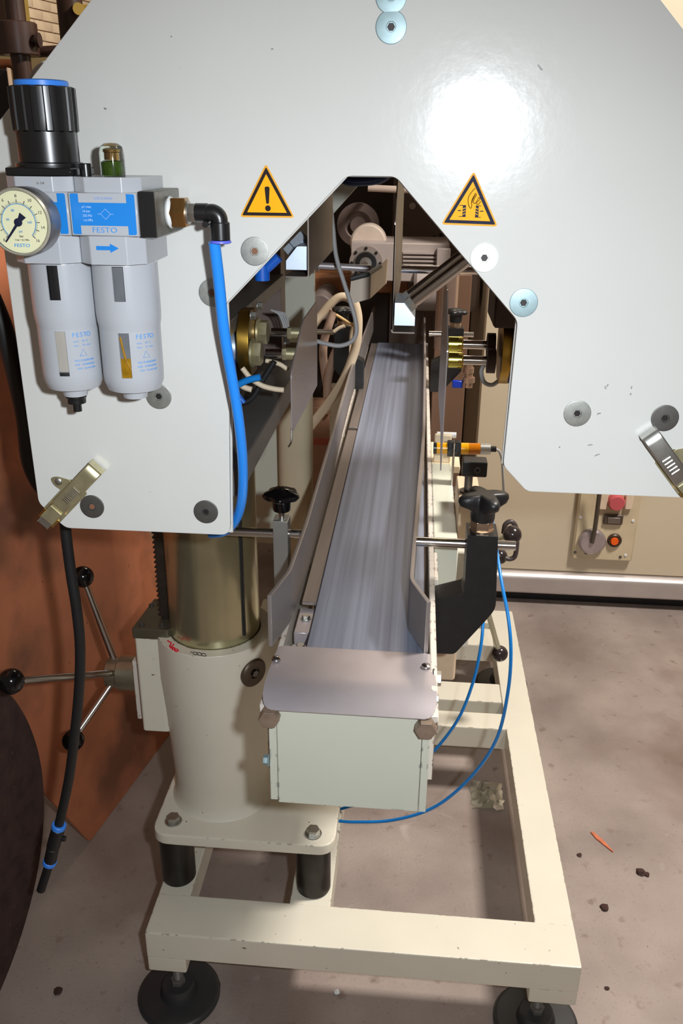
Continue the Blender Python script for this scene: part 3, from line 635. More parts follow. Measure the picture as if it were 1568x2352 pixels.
# ================================================================ CONVEYOR
cv = thing('conveyor', 'long narrow slide conveyor with a brushed steel bed running away through the guard opening', 'conveyor', (-.05, 1.9, .2))
CXL, CXR, YF, YE = -.160, .040, .862, 2.95
b = NB(); box(b, (-.125, .93, .893), (.030, YE, .8975), .001); obj('bed_plate', b, bedsteel, cv, 'brushed steel bed plate')
b = NB(); box(b, (-.1475, 1.10, .889), (-.1262, 1.945, .8945), .0005); box(b, (-.1475, 1.965, .889), (-.1262, YE, .8945), .0005); obj('wear_strip', b, mat('wear_strip_steel', (150, 140, 134), .34, .65, var=.12, vscale=4, aniso=(30, 1, 1)), cv, 'side wear strip')
b = NB(); box(b, (-.1475, 1.945, .880), (-.1262, 1.965, .888)); obj('strip_gap', b, rubber, cv)
for (x0, x1) in ((CXL-.004, CXL+.003), (CXR-.003, CXR+.0055)):
    b = NB(); box(b, (x0, .885, .765), (x1, YE, .894 if x0 < 0 else .9), .0012); obj('side_plate', b, ivory2, cv, 'chipped white side plate')
b = NB(); box(b, (-.152, .885, .78), (-.128, 1.02, .872), .002); box(b, (-.150, .93, .872), (-.129, .972, .888), .003); obj('bearing_block', b, pinkish, cv)
b = NB(); box(b, (-.150, 1.03, .86), (-.128, 1.10, .884), .001); obj('strip_support', b, steel, cv)
for y in (1.01, 1.07): hexbolt(cv, (-.138, y, .884 if y > 1.03 else .872), Z1, .006, .004, zinc)
b = NB(); box(b, (-.120, .90, .80), (.028, YE, .892)); obj('carrier_profile', b, pinkish, cv)
# front drive box
b = NB(); box(b, (-.1475, YF-.004, .737), (.0285, YF+.002, .884), .0008); obj('front_cover', b, greenwhite, cv, 'pale square front cover of the conveyor end')
b = NB(); box(b, (-.1580, YF-.002, .739), (-.1482, YF+.05, .888), .0008); box(b, (.0292, YF-.002, .735), (.0385, YF+.05, .888), .0008); box(b, (-.158, YF+.05, .737), (.0385, 1.15, .762)); obj('end_flange', b, greenwhite, cv)
b = NB(); box(b, (-.168, YF-.004, .868), (-.150, YF+.040, .884), .001); obj('corner_block', b, ivory2, cv); b = NB(); box(b, (.030, YF-.004, .862), (.047, YF+.040, .882), .001); obj('corner_block', b, ivory2, cv)
for p in (at(621, 1634, y=YF-.008), at(978, 1659, y=YF-.008)): hexbolt(cv, p+V((0, .002, -.003)), (0, -1, 0), .0128, .014, boltst, False, 'hex_bolt')
# bent end sheet
b = NB(); rows_ = [(.970, .8990, .008), (.968, .8992, .003), (.964, .8993, 0), (.925, .9000, 0), (.900, .9005, 0), (.880, .8985, 0), (.866, .8940, .0005), (.858, .8912, .002), (.852, .8888, .0045), (.848, .8870, .0085), (.846, .8860, .014)]
cols = []; NX = 14
for j in range(NX+1):
    t = j/NX; row = []
    for i, (y, z, ins) in enumerate(rows_):
        f = (.968-y)/.12; x0 = -.1615-.004*min(1, f*1.6)+ins; x1 = .0395+.005*min(1, f*1.6)-ins
        row.append(b.verts.new((x0+(x1-x0)*t, y, z)))
    cols.append(row)
prof = rows_
for r0, r1 in zip(cols, cols[1:]):
    for i in range(len(prof)-1): b.faces.new((r0[i], r1[i], r1[i+1], r0[i+1]))
bmesh.ops.recalc_face_normals(b, faces=b.faces); bmesh.ops.solidify(b, geom=b.faces[:], thickness=.0016)
es = obj('end_sheet', b, steel, cv, 'bent stainless sheet over the conveyor end', smooth=60)
for p in (at(634, 1514, z=.9012), at(978, 1531, z=.9012)):
    b = NB(); lathe(b, [(.0060, 0), (.0055, .0022), (.0030, .0036), (0, .0042)], p, Z1, 20); obj('button_screw', b, bright, es)
for (px, py, r_, m) in ((1000, 1558, .0095, zinc), (1001, 1604, .006, zinc), (989, 1771, .0065, bluez)):
    p = at(px, py, x=.044); hexbolt(cv, (.0405 if py < 1700 else .0388, p.y, p.z), X1, r_, r_*.9, m, True, 'side_bolt')
p = at(612, 1745, x=-.162); hexbolt(cv, (-.1585, p.y, p.z), (-1, 0, 0), .0065, .006, bluez, True, 'side_bolt')
# side rails of the carrier: legs that stand on the base frame
for (x0, x1, y0) in ((-.135, -.075, 2.19), (-.02, .04, 2.19)):
    b = NB(); box(b, (x0, y0, .195), (x1, y0+.05, .80), .003); obj('support_leg', b, ivory, cv)
b = NB(); box(b, (-.15, 1.25, .72), (.03, 1.42, .80), .004); box(b, (-.245, 1.33, .60), (-.13, 1.39, .69), .004); box(b, (-.15, 1.33, .60), (-.10, 1.39, .73), .004); obj('support_bracket', b, ivory, cv)
# side box of the drive, right of the rail
b = NB(); box(b, (.046, 1.300, .80), (.086, 1.715, .9005), .0015); obj('drive_side_box', b, greenwhite, cv, 'pale top of the side drive box')
b = NB(); box(b, (.046, 1.20, .70), (.052, 1.30, .89), .001); box(b, (.052, 1.315, .70), (.115, 1.34, .885), .003); obj('flange_bracket', b, ivory2, cv)
b = NB(); cyl(b, (.052, 1.45, .72), (.12, 1.45, .72), .045, bev=.004, seg=40); cyl(b, (.12, 1.45, .72), (.15, 1.45, .72), .02); obj('gear_motor', b, ivory, cv)
b = NB(); box(b, (.055, 1.36, .60), (.10, 1.39, .83), .006, 3); obj('cast_foot', b, mat('cast_beige', (215, 190, 160), .5, var=.08), cv)
# guide rails
railL = [(-.169, .966), (-.1535, 1.040), (-.1505, 1.20), (-.1545, 1.70), (-.160, 2.20), (-.150, 3.25)]
railR = [(.029, .970), (.0060, 1.033), (.0095, 1.20), (.0240, 1.72), (.028, 2.4), (.028, 3.25)]
def smooth_path(p): return p
for path, side, nm, lab in ((railL, 1, 'guide_rail', 'grey stainless guide rail along the left side of the conveyor bed, front end bent outwards'), (railR, -1, 'guide_rail', 'grey stainless guide rail along the right side of the conveyor bed, front end bent outwards')):
    b = NB(); P = [path[0]]
    for i in range(1, len(path)-1):
        a, c, d = V(path[i-1]), V(path[i]), V(path[i+1])
        k = .012 if i == 1 else .05
        A = c+(a-c).normalized()*k; D = c+(d-c).normalized()*k
        P += [tuple(A*(1-t)**2+c*2*t*(1-t)+D*t*t) for t in (0, .25, .5, .75, 1)]
    P.append(path[-1]); P = [(p[0], p[1]) for p in P]
    strip(b, P, .898, .974, .0062, side)
    bmesh.ops.bevel(b, geom=[e for e in b.edges if e.calc_face_angle(0) > .8], offset=.0012, segments=2, affect='EDGES', profile=.5)
    solo(nm, b, mat('guide_rail_steel', (160, 152, 148), .42, .55, var=.08, vscale=10), lab, 'guide rail', 'side guide rails of the conveyor')
# rods and clamps
def starknob(c, r, hh, stem_r, stem_h, lobes, m, rot=0, amp=.2, dome=.25):
    b = NB(); seg = 96; f = lambda a, k: 1+amp*math.cos(lobes*(a+rot)) if k not in (0, 7) else 1
    lathe(b, [(r*.45, 0), (r*.75, hh*.08), (r*.86, hh*.4), (r*.86, hh*.6), (r*.78, hh*.85), (r*.62, hh*1.0), (r*.35, hh*(1+dome*.6)), (0, hh*(1+dome*.7))], c, Z1, seg, rf=f)
    lathe(b, [(stem_r*.94, -stem_h), (stem_r, -stem_h*.85), (stem_r*1.05, hh*.3)], c, Z1, 32); return b
lk = thing('left_rail_clamp', 'aluminium rail clamp with a glossy black star knob on the left of the conveyor', 'clamp', (-.197, 1.2, .87))
lk.name = 'rail_clamp'
b = NB(); prism(b, rpoly([(-.2025, .868), (-.1795, .868), (-.1795, .983), (-.2025, .983)], .001), 'y', 1.185, 1.213, bev=.0008); obj('clamp_body', b, mat('grey_aluminium', (175, 176, 172), .4, .75, var=.05), lk)
b = NB(); cyl(b, (-.29, 1.199, .957), (-.156, 1.199, .957), .0072, bev=.0008, seg=32); cyl(b, (-.156, 1.199, .957), (-.1535, 1.199, .957), .005); obj('clamp_rod', b, bright, lk)
b = starknob(V((-.1905, 1.199, 1.014)), .031, .013, .0135, .018, 5, gloss, .3, .085, .55); obj('star_knob', b, gloss, lk)
b = NB(); cyl(b, (-.1905, 1.199, .983), (-.1905, 1.199, .998), .0042); obj('knob_stud', b, bright, lk)
rk = thing('rail_clamp', 'large black angled clamp bracket with a black three lobed knob on the right of the conveyor', 'clamp', (.09, 1.17, .79))
b = NB(); prism(b, rpoly([(.088, .990), (.132, .990), (.1375, .872), (.126, .853), (.081, .789), (.0475, .789), (.0475, .882), (.089, .896)], [0, 0, .012, .012, .006, 0, 0, .006]), 'y', 1.148, 1.196, bev=.0012); bb_ = obj('clamp_bracket', b, blackm, rk)
b = NB(); box(b, (.0455, 1.146, .8815), (.0885, 1.22, .8835)); b.free()
b = NB(); cyl(b, (.0135, 1.205-.02, .960), (.163, 1.185, .960), .0072, bev=.0008, seg=32); cyl(b, (.0115, 1.185, .960), (.0135, 1.185, .960), .005); obj('clamp_rod', b, bright, rk)
b = NB(); hexp(b, (.1095, 1.172, .990), (.1095, 1.172, 1.006), .0168); lathe(b, [(.0175, 0), (.0175, .002)], (.1095, 1.172, .990), Z1, 32); obj('hex_collar', b, mat('collar_nickel', (190, 165, 140), .3, .9, var=.1), rk)
# cross shaped knob: four thick webbed arms on a round neck
b = NB(); kc = V((.1095, 1.172, 1.024)); NA = 96; rings = []
def lobe(a, rmax, rmin, p): return rmin+(rmax-rmin)*(abs(math.cos(2*(a-.38)))**p)
for (rm, rn, z, p) in ((.017, .017, -.018, 1), (.0178, .0178, -.014, 1), (.0178, .0178, -.004, 1), (.026, .019, .002, 1.2), (.0365, .0195, .007, 1.7), (.0395, .0195, .013, 1.9), (.0385, .0185, .0185, 2.0), (.034, .0165, .0220, 2.0), (.026, .0135, .0238, 1.8), (.014, .009, .0245, 1.2)):
    rings.append([b.verts.new(kc+V((math.cos(2*math.pi*i/NA)*lobe(2*math.pi*i/NA, rm, rn, p), math.sin(2*math.pi*i/NA)*lobe(2*math.pi*i/NA, rm, rn, p), z))) for i in range(NA)])
for A_, B_ in zip(rings, rings[1:]):
    for i in range(NA): b.faces.new((A_[i], A_[(i+1) % NA], B_[(i+1) % NA], B_[i]))
b.faces.new(rings[0][::-1]); b.faces.new(rings[-1])
bmesh.ops.recalc_face_normals(b, faces=b.faces); obj('cross_knob', b, blackm, rk, smooth=60)
rk['label'] = 'large black angled rail clamp with four armed knob right of the conveyor'

# far clamps of the same rails
def farclamp(px, py, y, label, side=1):
    c = at(px, py, y=y); t = thing('rail_clamp', label, 'clamp', (c.x, y, c.z-.2))
    b = NB(); prism(b, rpoly([(c.x+side*a_, c.z-e_) for a_, e_ in ((-.02, .045), (.022, .045), (.022, .16), (-.03, .22), (-.06, .22), (-.06, .14), (-.02, .12))], .003), 'y', y-.022, y+.022); obj('clamp_bracket', b, blackm, t)
    b = starknob(c-Z1*.012, .032, .014, .017, .02, 4, blackm, .4, .18); obj('star_knob', b, blackm, t)
    b = NB(); cyl(b, c-Z1*.047, c-Z1*.03, .0145); obj('collar', b, mat('collar_nickel', (190, 165, 140)), t)
    b = NB(); cyl(b, (c.x-.07*1, y, c.z-.065), (c.x+.05, y, c.z-.065), .0072); obj('clamp_rod', b, bright, t); return t
farclamp(1048, 712, 2.35, 'black star knob clamp at the far right of the conveyor, seen through the opening')
farclamp(787, 708, 2.35, 'black star knob clamp at the far left of the conveyor behind cables', -1)

# ================================================================ photo sensor
se = thing('photo_sensor', 'yellow cylindrical photo sensor clamped beside the conveyor', 'sensor', (.1, 1.6, .89))
def sp(px, py, y=1.6): return at(px, py, y=y)
a, c = sp(996, 1029), sp(1106, 1031); d = (c-a).normalized()
def cc(x0, x1): return a+(c-a)*((x0-996)/110), a+(c-a)*((x1-996)/110)
for nm, x0, x1, r_, m in (('sensor_face', 995, 1002, .0118, black), ('sensor_body', 1002, 1030, .0112, yel), ('sensor_nut', 1027, 1040, .0165, black), ('sensor_nut', 1044, 1058, .0165, black), ('sensor_body', 1057, 1076, .0112, yel), ('amber_window', 1076, 1102, .0110, ylw2), ('knurled_plug', 1102, 1126, .0108, zinc), ('cable_boot', 1126, 1139, .0058, black)):
    b = NB(); p, q = cc(x0, x1)
    if 'nut' in nm: hexp(b, p, q, r_)
    else: cyl(b, p, q, r_, seg=32, bev=.0006)
    obj(nm, b, m, se)
b = NB(); p = cc(1042, 1043)[0]; box(b, (p.x-.0018, p.y-.014, p.z-.085), (p.x+.0018, p.y+.014, p.z+.014), .0008); box(b, (p.x-.0018, p.y-.014, p.z-.087), (p.x+.02, p.y+.014, p.z-.084)); obj('bracket', b, bright, se)
b = NB(); tube(b, [cc(1138, 1139)[0], sp(1147, 1038), sp(1153, 1060), sp(1155, 1100), sp(1157, 1150, 1.62)], .0026, 8); obj('sensor_cable', b, cableg, se)
sl = thing('sensor_shelf', 'pale bracket plate behind the yellow photo sensor', 'bracket', (.08, 1.75, .89))
b = NB(); box(b, (.046, 1.70, .885), (.105, 1.86, .9), .001); box(b, (.05, 1.72, .9), (.085, 1.735, .96), .002); obj('shelf_plate', b, mat('cream_shelf', (240, 222, 190), .5, var=.04), sl)
b = NB(); cyl(b, (.055, 1.74, .955), (.095, 1.74, .955), .006); obj('shelf_pin', b, tape, sl)
cb = thing('clamp_block', 'small black clamp block on a short steel stub behind the four armed knob', 'clamp', at(1085, 1120, y=1.42))
p = at(1088, 1072, y=1.42); b = NB(); box(b, p-V((.020, .016, .014)), p+V((.022, .016, .014)), .003, 2); obj('block_body', b, blackm, cb)
q = at(1096, 1080, y=1.404); b = NB(); lathe(b, [(.0052, 0), (.0052, .001), (.0038, .001), (.0036, 0)], q, (0, -1, 0), 20, cap=False); obj('block_bore', b, washd, cb)
b = NB(); q = at(1077, 1086, y=1.42); cyl(b, q-Z1*.035, q, .007); lathe(b, [(.014, 0), (.014, .003)], q-Z1*.035, Z1, 24); obj('steel_stub', b, washd, cb)
bx = q-Z1*.035
b = NB(); box(b, (.0865, 1.36, .86), (.125, 1.50, bx.z), .002); obj('stub_plate', b, mat('cast_beige', (215, 190, 160)), cb)
# right handwheel with ball knobs
rh = thing('handwheel', 'crank handwheel with dark ball knobs on the right side of the conveyor', 'handwheel', (.19, 1.75, .5))
hc2 = V((.14, 1.72, .70))
b = NB(); cyl(b, hc2-X1*.03, hc2+X1*.02, .022, bev=.002); obj('hub', b, zinc, rh)
for px, py, y_ in ((1176, 1228, 1.66), (1147, 1278, 1.95), (1147, 1501, 1.78)):
    p = at(px, py, y=y_); b = NB(); sph(b, p, .0195, 28); obj('ball_knob', b, mat('brown_black_phenolic', (44, 36, 36), .18, var=0), rh)
    d = (p-hc2).normalized(); b = NB(); cyl(b, hc2+d*.005, p-d*.012, .0062, seg=16); obj('spoke', b, mat('spoke_zinc', (200, 200, 178), .35, .8, var=.1), rh)
b = NB(); P = [at(x, y, y=1.80) for x, y in ((1156, 1225), (1160, 1205), (1173, 1198), (1184, 1210), (1187, 1240), (1183, 1275), (1172, 1284), (1160, 1282))]; tube(b, P, .0055, 10)
solo('clamp_lever', b, mat('dark_plastic_handle', (66, 56, 56), .4, var=.1), 'dark curved handle behind the ball knobs right of the conveyor', 'handle')
# thin blue tubes
b = NB(); tube(b, [at(1128, 1180, y=1.5), at(1140, 1262, y=1.42), at(1152, 1340, y=1.36), at(1167, 1420, y=1.32), at(1173, 1500, y=1.30), at(1166, 1590, y=1.30), at(1143, 1690, y=1.31), at(1098, 1765, y=1.32), at(1035, 1828, y=1.33), at(975, 1864, y=1.34), at(900, 1884, y=1.36), at(830, 1888, y=1.38), at(770, 1884, y=1.40), at(700, 1860, y=1.45)], .0031, 12); solo('thin_blue_tube', b, tubeblue, 'longer thin blue air tube looping right of the conveyor down to the column foot', 'tube', 'thin blue air tubes')
b = NB(); tube(b, [at(1110, 1380, y=1.5), at(1109, 1430, y=1.46), at(1103, 1490, y=1.44), at(1085, 1570, y=1.43), at(1050, 1655, y=1.42), at(990, 1732, y=1.42), at(930, 1785, y=1.42), at(860, 1830, y=1.43), at(775, 1860, y=1.45), at(720, 1862, y=1.46)], .0031, 12); solo('thin_blue_tube', b, tubeblue, 'shorter thin blue air tube passing behind the conveyor end', 'tube', 'thin blue air tubes')

# ================================================================ INSIDE THE MACHINE, seen through the opening
sf = thing('steel_beam_frame', 'dark steel beams of the machine side behind the left leg of the guard plate', 'machine frame', (-.31, 1.2, 1.116))
b = NB(); box(b, (-.42, .945, 1.117), (-.200, 1.62, 1.152), .002); obj('lower_beam', b, darksteel, sf)
b = NB(); box(b, (-.42, .96, 1.281), (-.2335, 1.548, 1.300), .001); obj('upper_tray', b, darksteel, sf)
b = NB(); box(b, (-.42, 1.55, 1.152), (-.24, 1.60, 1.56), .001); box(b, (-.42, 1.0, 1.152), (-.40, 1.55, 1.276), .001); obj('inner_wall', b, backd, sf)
b = NB(); box(b, (-.32, .92, 1.56), (.33, 1.705, 1.60), .001); box(b, (.312, .92, 1.46), (.325, 1.705, 1.57)); box(b, (-.42, .92, 1.296), (-.405, 1.60, 1.50)); obj('shade_hood', b, backd, sf)  # unseen hood, shaped to cast shade over the left floor
b = NB(); prism(b, rpoly([(-.46, .70), (-.272, .70), (-.272, 1.12), (-.199, 1.16), (-.199, 1.352), (-.10, 1.46), (-.10, 1.60), (-.46, 1.60)], .004), 'y', 1.711, 1.723, bev=.001)
solo('inner_guard_plate', b, greenwhite, 'pale grey green painted plate further inside, behind the dark steel beams', 'machine guard')
p0, p1 = at(635, 1000, y=1.62), at(711, 1000, y=1.62)
b = NB(); prism(b, rpoly([(p0.x, 1.62), (p1.x, 1.62), (p1.x, 1.70), (p0.x, 1.70)], .028, 8), 'z', .21, 1.165); solo('support_post', b, mat('shaded_ivory_post', (200, 186, 156), .4, var=.04), 'ivory rounded post, shade mixed into its colour, left of the conveyor, behind the left clamp', 'post')  # ivory darkened to beige, the shade is put into the colour
for px, py, h in ((634, 985, 20), (634, 1025, 14)): pass

# closing jaws: bent sheets with aluminium bars
jl = thing('closing_jaw', 'left bent steel closing sheet with aluminium bar inside the opening', 'machine part', (-.13, 1.1, 1.366), 'closing jaws')
def lsheet(t, x, s, zt, zb, y0, y1):
    b = NB(); pts = rpoly([(x, zt), (x, zb), (x+s*.027, zb), (x+s*.027, zb+.0015), (x+s*.0015, zb+.0015), (x+s*.0015, zt)], [0, .003, 0, 0, .002, 0]); prism(b, pts, 'y', y0, y1); obj('bent_sheet', b, mat('dull_sheet_steel', (135, 125, 118), .35, .85, var=.15, vscale=10), t)
    b = NB(); prism(b, [(x+s*.003, zb+.008), (x+s*.027, zb+.008), (x+s*.027, zb+.018), (x+s*.014, zb+.034), (x+s*.003, zb+.034)], 'y', y0+.004, y1-.02, bev=.0004); obj('aluminium_bar', b, alu, t)
lsheet(jl, -.1225, -1, 1.558, 1.367, 1.0, 1.28)
pn = at(690, 556, y=1.06); dn = V((-.70, -.05, -.70)).normalized(); b = NB(); hexp(b, pn-dn*.009, pn+dn*.009, .0105); hexp(b, pn+dn*.010, pn+dn*.020, .0105); obj('hex_nut', b, alu, jl)
jr = thing('closing_jaw', 'right bent steel closing sheet with aluminium bar and two chrome rods inside the opening', 'machine part', (-.015, 1.1, 1.305), 'closing jaws')
lsheet(jr, -.0275, 1, 1.428, 1.307, 1.0, 1.10)
b = NB(); prism(b, rpoly([(1.0, 1.307), (1.45, 1.307), (1.45, 1.50), (1.08, 1.50), (1.0, 1.43)], .004), 'x', -.0275, -.0262); obj('side_sheet', b, mat('dull_sheet_steel', (1, 1, 1)), jr)
for y_, (a, c) in ((1.02, ((948, 694), (1100, 578))), (1.06, ((940, 680), (1080, 573)))):
    p, q = at(*a, y=y_), at(*c, y=y_); b = NB(); cyl(b, p, p+(q-p)*1.5, .0068, seg=32); obj('chrome_rod', b, mat('chrome', (210, 205, 200), .08, 1, var=0), jr)
    d = (q-p).normalized(); b = NB(); hexp(b, p-d*.008, p+d*.001, .0085); obj('rod_nut', b, zinc, jr)
# side sealing plates with their guided cylinders
def sealer(s, label):
    X = lambda x: (-.05+(x+.05)*s)
    t = thing('side_pusher', label, 'machine part', (X(-.20), 1.18, 1.15), 'side pushers with cylinders')
    b = NB(); prism(b, rpoly([(1.07, 1.160), (1.36, 1.150), (1.36, 1.285), (1.19, 1.285), (1.07, 1.240)], [.004, .004, .01, .02, .01]), 'x', X(-.1555), X(-.1540)); obj('pusher_plate', b, mat('polished_pusher_steel', (188, 178, 178), .24, .6, var=.06, vscale=8), t)
    b = NB(); tube(b, [(X(-.155), 1.072, 1.166), (X(-.155), 1.066, 1.150), (X(-.158), 1.060, 1.144)], .0012, 6); obj('plate_hook', b, bright, t)
    b = NB(); c0 = V((X(-.222), 1.15, 1.262))
    ring = [(c0.y+.044*math.cos(k*math.pi/4+math.pi/8), c0.z+.046*math.sin(k*math.pi/4+math.pi/8)) for k in range(8)]
    prism(b, ring, 'x', X(-.232), X(-.2165), bev=.0006); obj('flange', b, gold, t, 'octagonal brass coloured flange')
    for yy, zz in ((1.125, 1.252), (1.175, 1.270)):
        b = NB(); lathe(b, [(.0175, 0), (.019, .001), (.019, .004), (.0165, .005)], (X(-.2165), yy, zz), (s, 0, 0), 32); hexp(b, (X(-.2115), yy, zz), (X(-.201), yy, zz), .0172); obj('rod_nut', b, olivez, t)
        b = NB(); cyl(b, (X(-.196), yy, zz), (X(-.160), yy, zz), .0062); obj('guide_rod', b, mat('chrome', (1, 1, 1)), t)
        b = NB(); hexp(b, (X(-.174), yy, zz), (X(-.168), yy, zz), .0085); cyl(b, (X(-.168), yy, zz), (X(-.156), yy, zz), .0080); obj('end_nut', b, olivez, t)
    b = NB(); cyl(b, (X(-.29), 1.15, 1.254), (X(-.232), 1.15, 1.254), .026, .020); obj('cylinder_body', b, alu, t)
    b = NB(); cyl(b, (X(-.285), 1.105, 1.235), (X(-.235), 1.105, 1.235), .012); obj('blue_port', b, bluepl, t)
    for yy, zz in ((1.12, 1.302), (1.17, 1.306)): hexbolt(t, (X(-.214), yy, zz), (s, 0, .0), .0055, .006, zinc, True, 'flange_bolt')
    return t
sealer(1, 'left polished pusher plate with octagonal flange and guide rods inside the opening')
# right hand one sits a little further in
t = thing('side_pusher', 'right pusher plate seen edge on with gold nuts and chrome rods inside the opening', 'machine part', (.08, 1.3, 1.15), 'side pushers with cylinders')
b = NB(); prism(b, rpoly([(1.165, 1.08), (1.235, 1.115), (1.45, 1.12), (1.45, 1.315), (1.30, 1.315), (1.165, 1.255)], .004), 'x', .0440, .0456); obj('pusher_plate', b, mat('polished_pusher_steel', (1, 1, 1)), t)
for (py, y_) in ((790, 1.30), (826, 1.26)):
    a, c, d, e = [at(x, py, y=y_) for x in (1029, 1060, 1062, 1118)]; a.z = c.z = d.z = e.z = a.z; 
    b = NB(); cyl(b, a, c, .0115, bev=.0006); obj('gold_nut', b, mat('bright_gold_zinc', (200, 190, 90), .22, 1, var=.1), t)
    b = NB(); hexp(b, c-X1*.006, c+X1*.002, .0125); obj('lock_nut', b, gold, t)
    b = NB(); cyl(b, c, e, .0068); obj('guide_rod', b, mat('chrome', (1, 1, 1)), t)
    b = NB(); cyl(b, e, e+X1*.012, .018); obj('rod_gland', b, darkbrown, t)
c0 = at(1152, 800, y=1.28); ring = [(c0.y+.05*math.cos(k*math.pi/4+math.pi/8), c0.z+.052*math.sin(k*math.pi/4+math.pi/8)) for k in range(8)]
b = NB(); prism(b, ring, 'x', c0.x-.003, c0.x+.010, bev=.0006); obj('flange', b, gold, t)
b = NB(); box(b, (c0.x-.02, 1.22, c0.z+.04), (c0.x+.04, 1.34, c0.z+.10), .003); box(b, (c0.x+.01, 1.22, c0.z-.02), (c0.x+.1, 1.34, c0.z+.04), .003); obj('valve_block', b, darkbrown, t)
b = NB(); tube(b, [at(1112, 835, y=1.28), at(1105, 855, y=1.28), at(1112, 878, y=1.28), at(1130, 884, y=1.28), at(1148, 872, y=1.28)], .0032, 8); obj('sensor_cable', b, cableg, t)
b = NB(); cyl(b, at(1160, 862, y=1.28), at(1190, 862, y=1.28), .012); obj('blue_cap', b, mat('dark_blue_cap', (20, 40, 110), .4), t)

# small cables and blue fittings left inside
def cable(pts, y, r, m, name, label, cat='cable', grp=None):
    P = [at(p[0], p[1], y=(p[2] if len(p) > 2 else y)) for p in pts]; b = NB(); tube(b, P, r, 10); return solo(name, b, m, label, cat, grp)
cable([(556, 845), (575, 868), (600, 885), (628, 893), (652, 896)], 1.10, .0036, cableb, 'grey_cable', 'short pale cable curving under the left flange')
cable([(610, 828), (628, 832), (645, 838), (662, 850)], 1.16, .0033, cableb, 'grey_cable', 'short pale cable end beside the left guide rods')
cable([(530, 895), (550, 882), (570, 873), (598, 866)], 1.08, .0045, tubeblue, 'small_blue_tube', 'blue tube running up to the left flange', 'tube')
cable([(520, 870), (545, 905), (560, 925)], 1.08, .0035, bluepl, 'small_blue_tube', 'dark blue tube end behind the thick blue hose, left inside', 'tube')
cable([(535, 915), (556, 925), (580, 912), (605, 870), (630, 830)], 1.12, .004, rubber, 'black_cable', 'thin black cable crossing the lower dark beam')
wb = thing('wire_bundle', 'bundle of thin grey wires above the left pusher plate', 'wire', at(640, 765, y=1.38))
for k in range(4):
    b = NB(); tube(b, [at(x, y, y=1.35+k*.02) for x, y in ((622+k*5, 712+k), (640+k*5, 722), (650+k*4, 745), (652+k*3, 762), (654+k*3, 790))], .0016, 8); obj('wire', b, cableg, wb)
cable([(545, 880), (562, 890), (578, 895)], 1.10, .004, cableb, 'grey_cable', 'pale cable stub among blue tubes at the left flange')
bf2 = thing('blue_fitting', 'blue plastic air fitting under the upper left closing sheet', 'fitting', at(605, 640, y=1.05))
b = NB(); p = at(602, 628, y=1.05); cyl(b, p-Z1*.008, p+Z1*.010, .009); obj('fitting_body', b, bluepl, bf2)
b = NB(); tube(b, [at(606, 622, y=1.05), at(622, 608, y=1.05), at(640, 590, y=1.05)], .006, 10); obj('fitting_tube', b, bluepl, bf2)
cable([(780, 400), (800, 412), (835, 413), (872, 408), (890, 396)], 1.5, .010, mat('deep_blue_hose', (15, 50, 95), .35), 'deep_blue_hose', 'dark blue hose across the very top of the opening', 'hose')

# product guide in the middle of the opening
pg = thing('product_guide', 'small bent steel guide plate hanging from a horizontal rod in the opening', 'guide plate', at(830, 690, y=1.45))
b = NB(); y_ = 1.42
A = [at(806, 642, y=y_), at(852, 632, y=y_), at(893, 592, y=1.75)]; Bq = [at(801, 700, y=y_), at(850, 686, y=y_), at(888, 650, y=1.75)]
vsA = [b.verts.new(p) for p in A]; vsB = [b.verts.new(p) for p in Bq]
for i in range(2): b.faces.new((vsA[i], vsA[i+1], vsB[i+1], vsB[i]))
bmesh.ops.recalc_face_normals(b, faces=b.faces); bmesh.ops.reverse_faces(b, faces=b.faces[:]) if b.faces[:][0].normal.y > 0 else None
bmesh.ops.solidify(b, geom=b.faces[:], thickness=.002); obj('guide_sheet', b, mat('warm_guide_steel', (190, 176, 160), .45, .1, var=.06), pg)
b = NB(); cyl(b, at(728, 610, y=1.45), at(852, 617, y=1.45), .0055); obj('guide_rod', b, steel, pg)
b = NB(); tube(b, [at(806, 640, y=1.415), at(845, 630, y=1.415), at(872, 612, y=1.5)], .004, 8, 0); obj('dark_edge', b, rubber, pg)
hexbolt(pg, at(732, 612, y=1.445), (-1, 0, 0), .007, .006, zinc, True, 'rod_nut')

# ---------------------------------------------------------------- second machine behind the conveyor
rm = thing('rear_machine', 'very dark machine behind the gear box with pulley, pipe and round cover', 'machine', (-.2, 3.9, 0))
def part_rm(name, b, m, label, cat=None): return obj(name, b, m, rm, label)
gb = thing('gear_box', 'pale grey gear box with round black shaft seal beyond the end of the conveyor', 'gear box', at(910, 700, y=3.05))
p, q = at(806, 556, y=3.0), at(1028, 650, y=3.0)
b = NB(); box(b, (p.x, 3.0, q.z), (q.x, 3.25, p.z), .004); obj('gear_case', b, pinkish, gb)
c = at(840, 604, y=3.0)
for r_, m_, h_ in ((.056, mat('bolt_circle_grey', (150, 138, 132), .5), .004), (.040, zinc, .008), (.036, black, .011), (.020, zinc, .014), (.008, bright, .03)):
    b = NB(); cyl(b, c, c-Y1*h_, r_, seg=40); obj('shaft_ring', b, m_, gb)
for k in range(8):
    a = k*math.pi/4; q_ = c+V((.048*math.cos(a), -.004, .048*math.sin(a))); b = NB(); cyl(b, q_, q_-Y1*.004, .005, seg=12); obj('case_screw', b, rubber, gb)
for k in range(4):
    p, q = at(925, 580+k*9, y=2.99), at(1002, 583+k*9, y=2.99); b = NB(); box(b, (p.x, 2.985, p.z-.004), (q.x, 3.0, p.z+.002)); obj('cooling_fin', b, pinkish, gb)
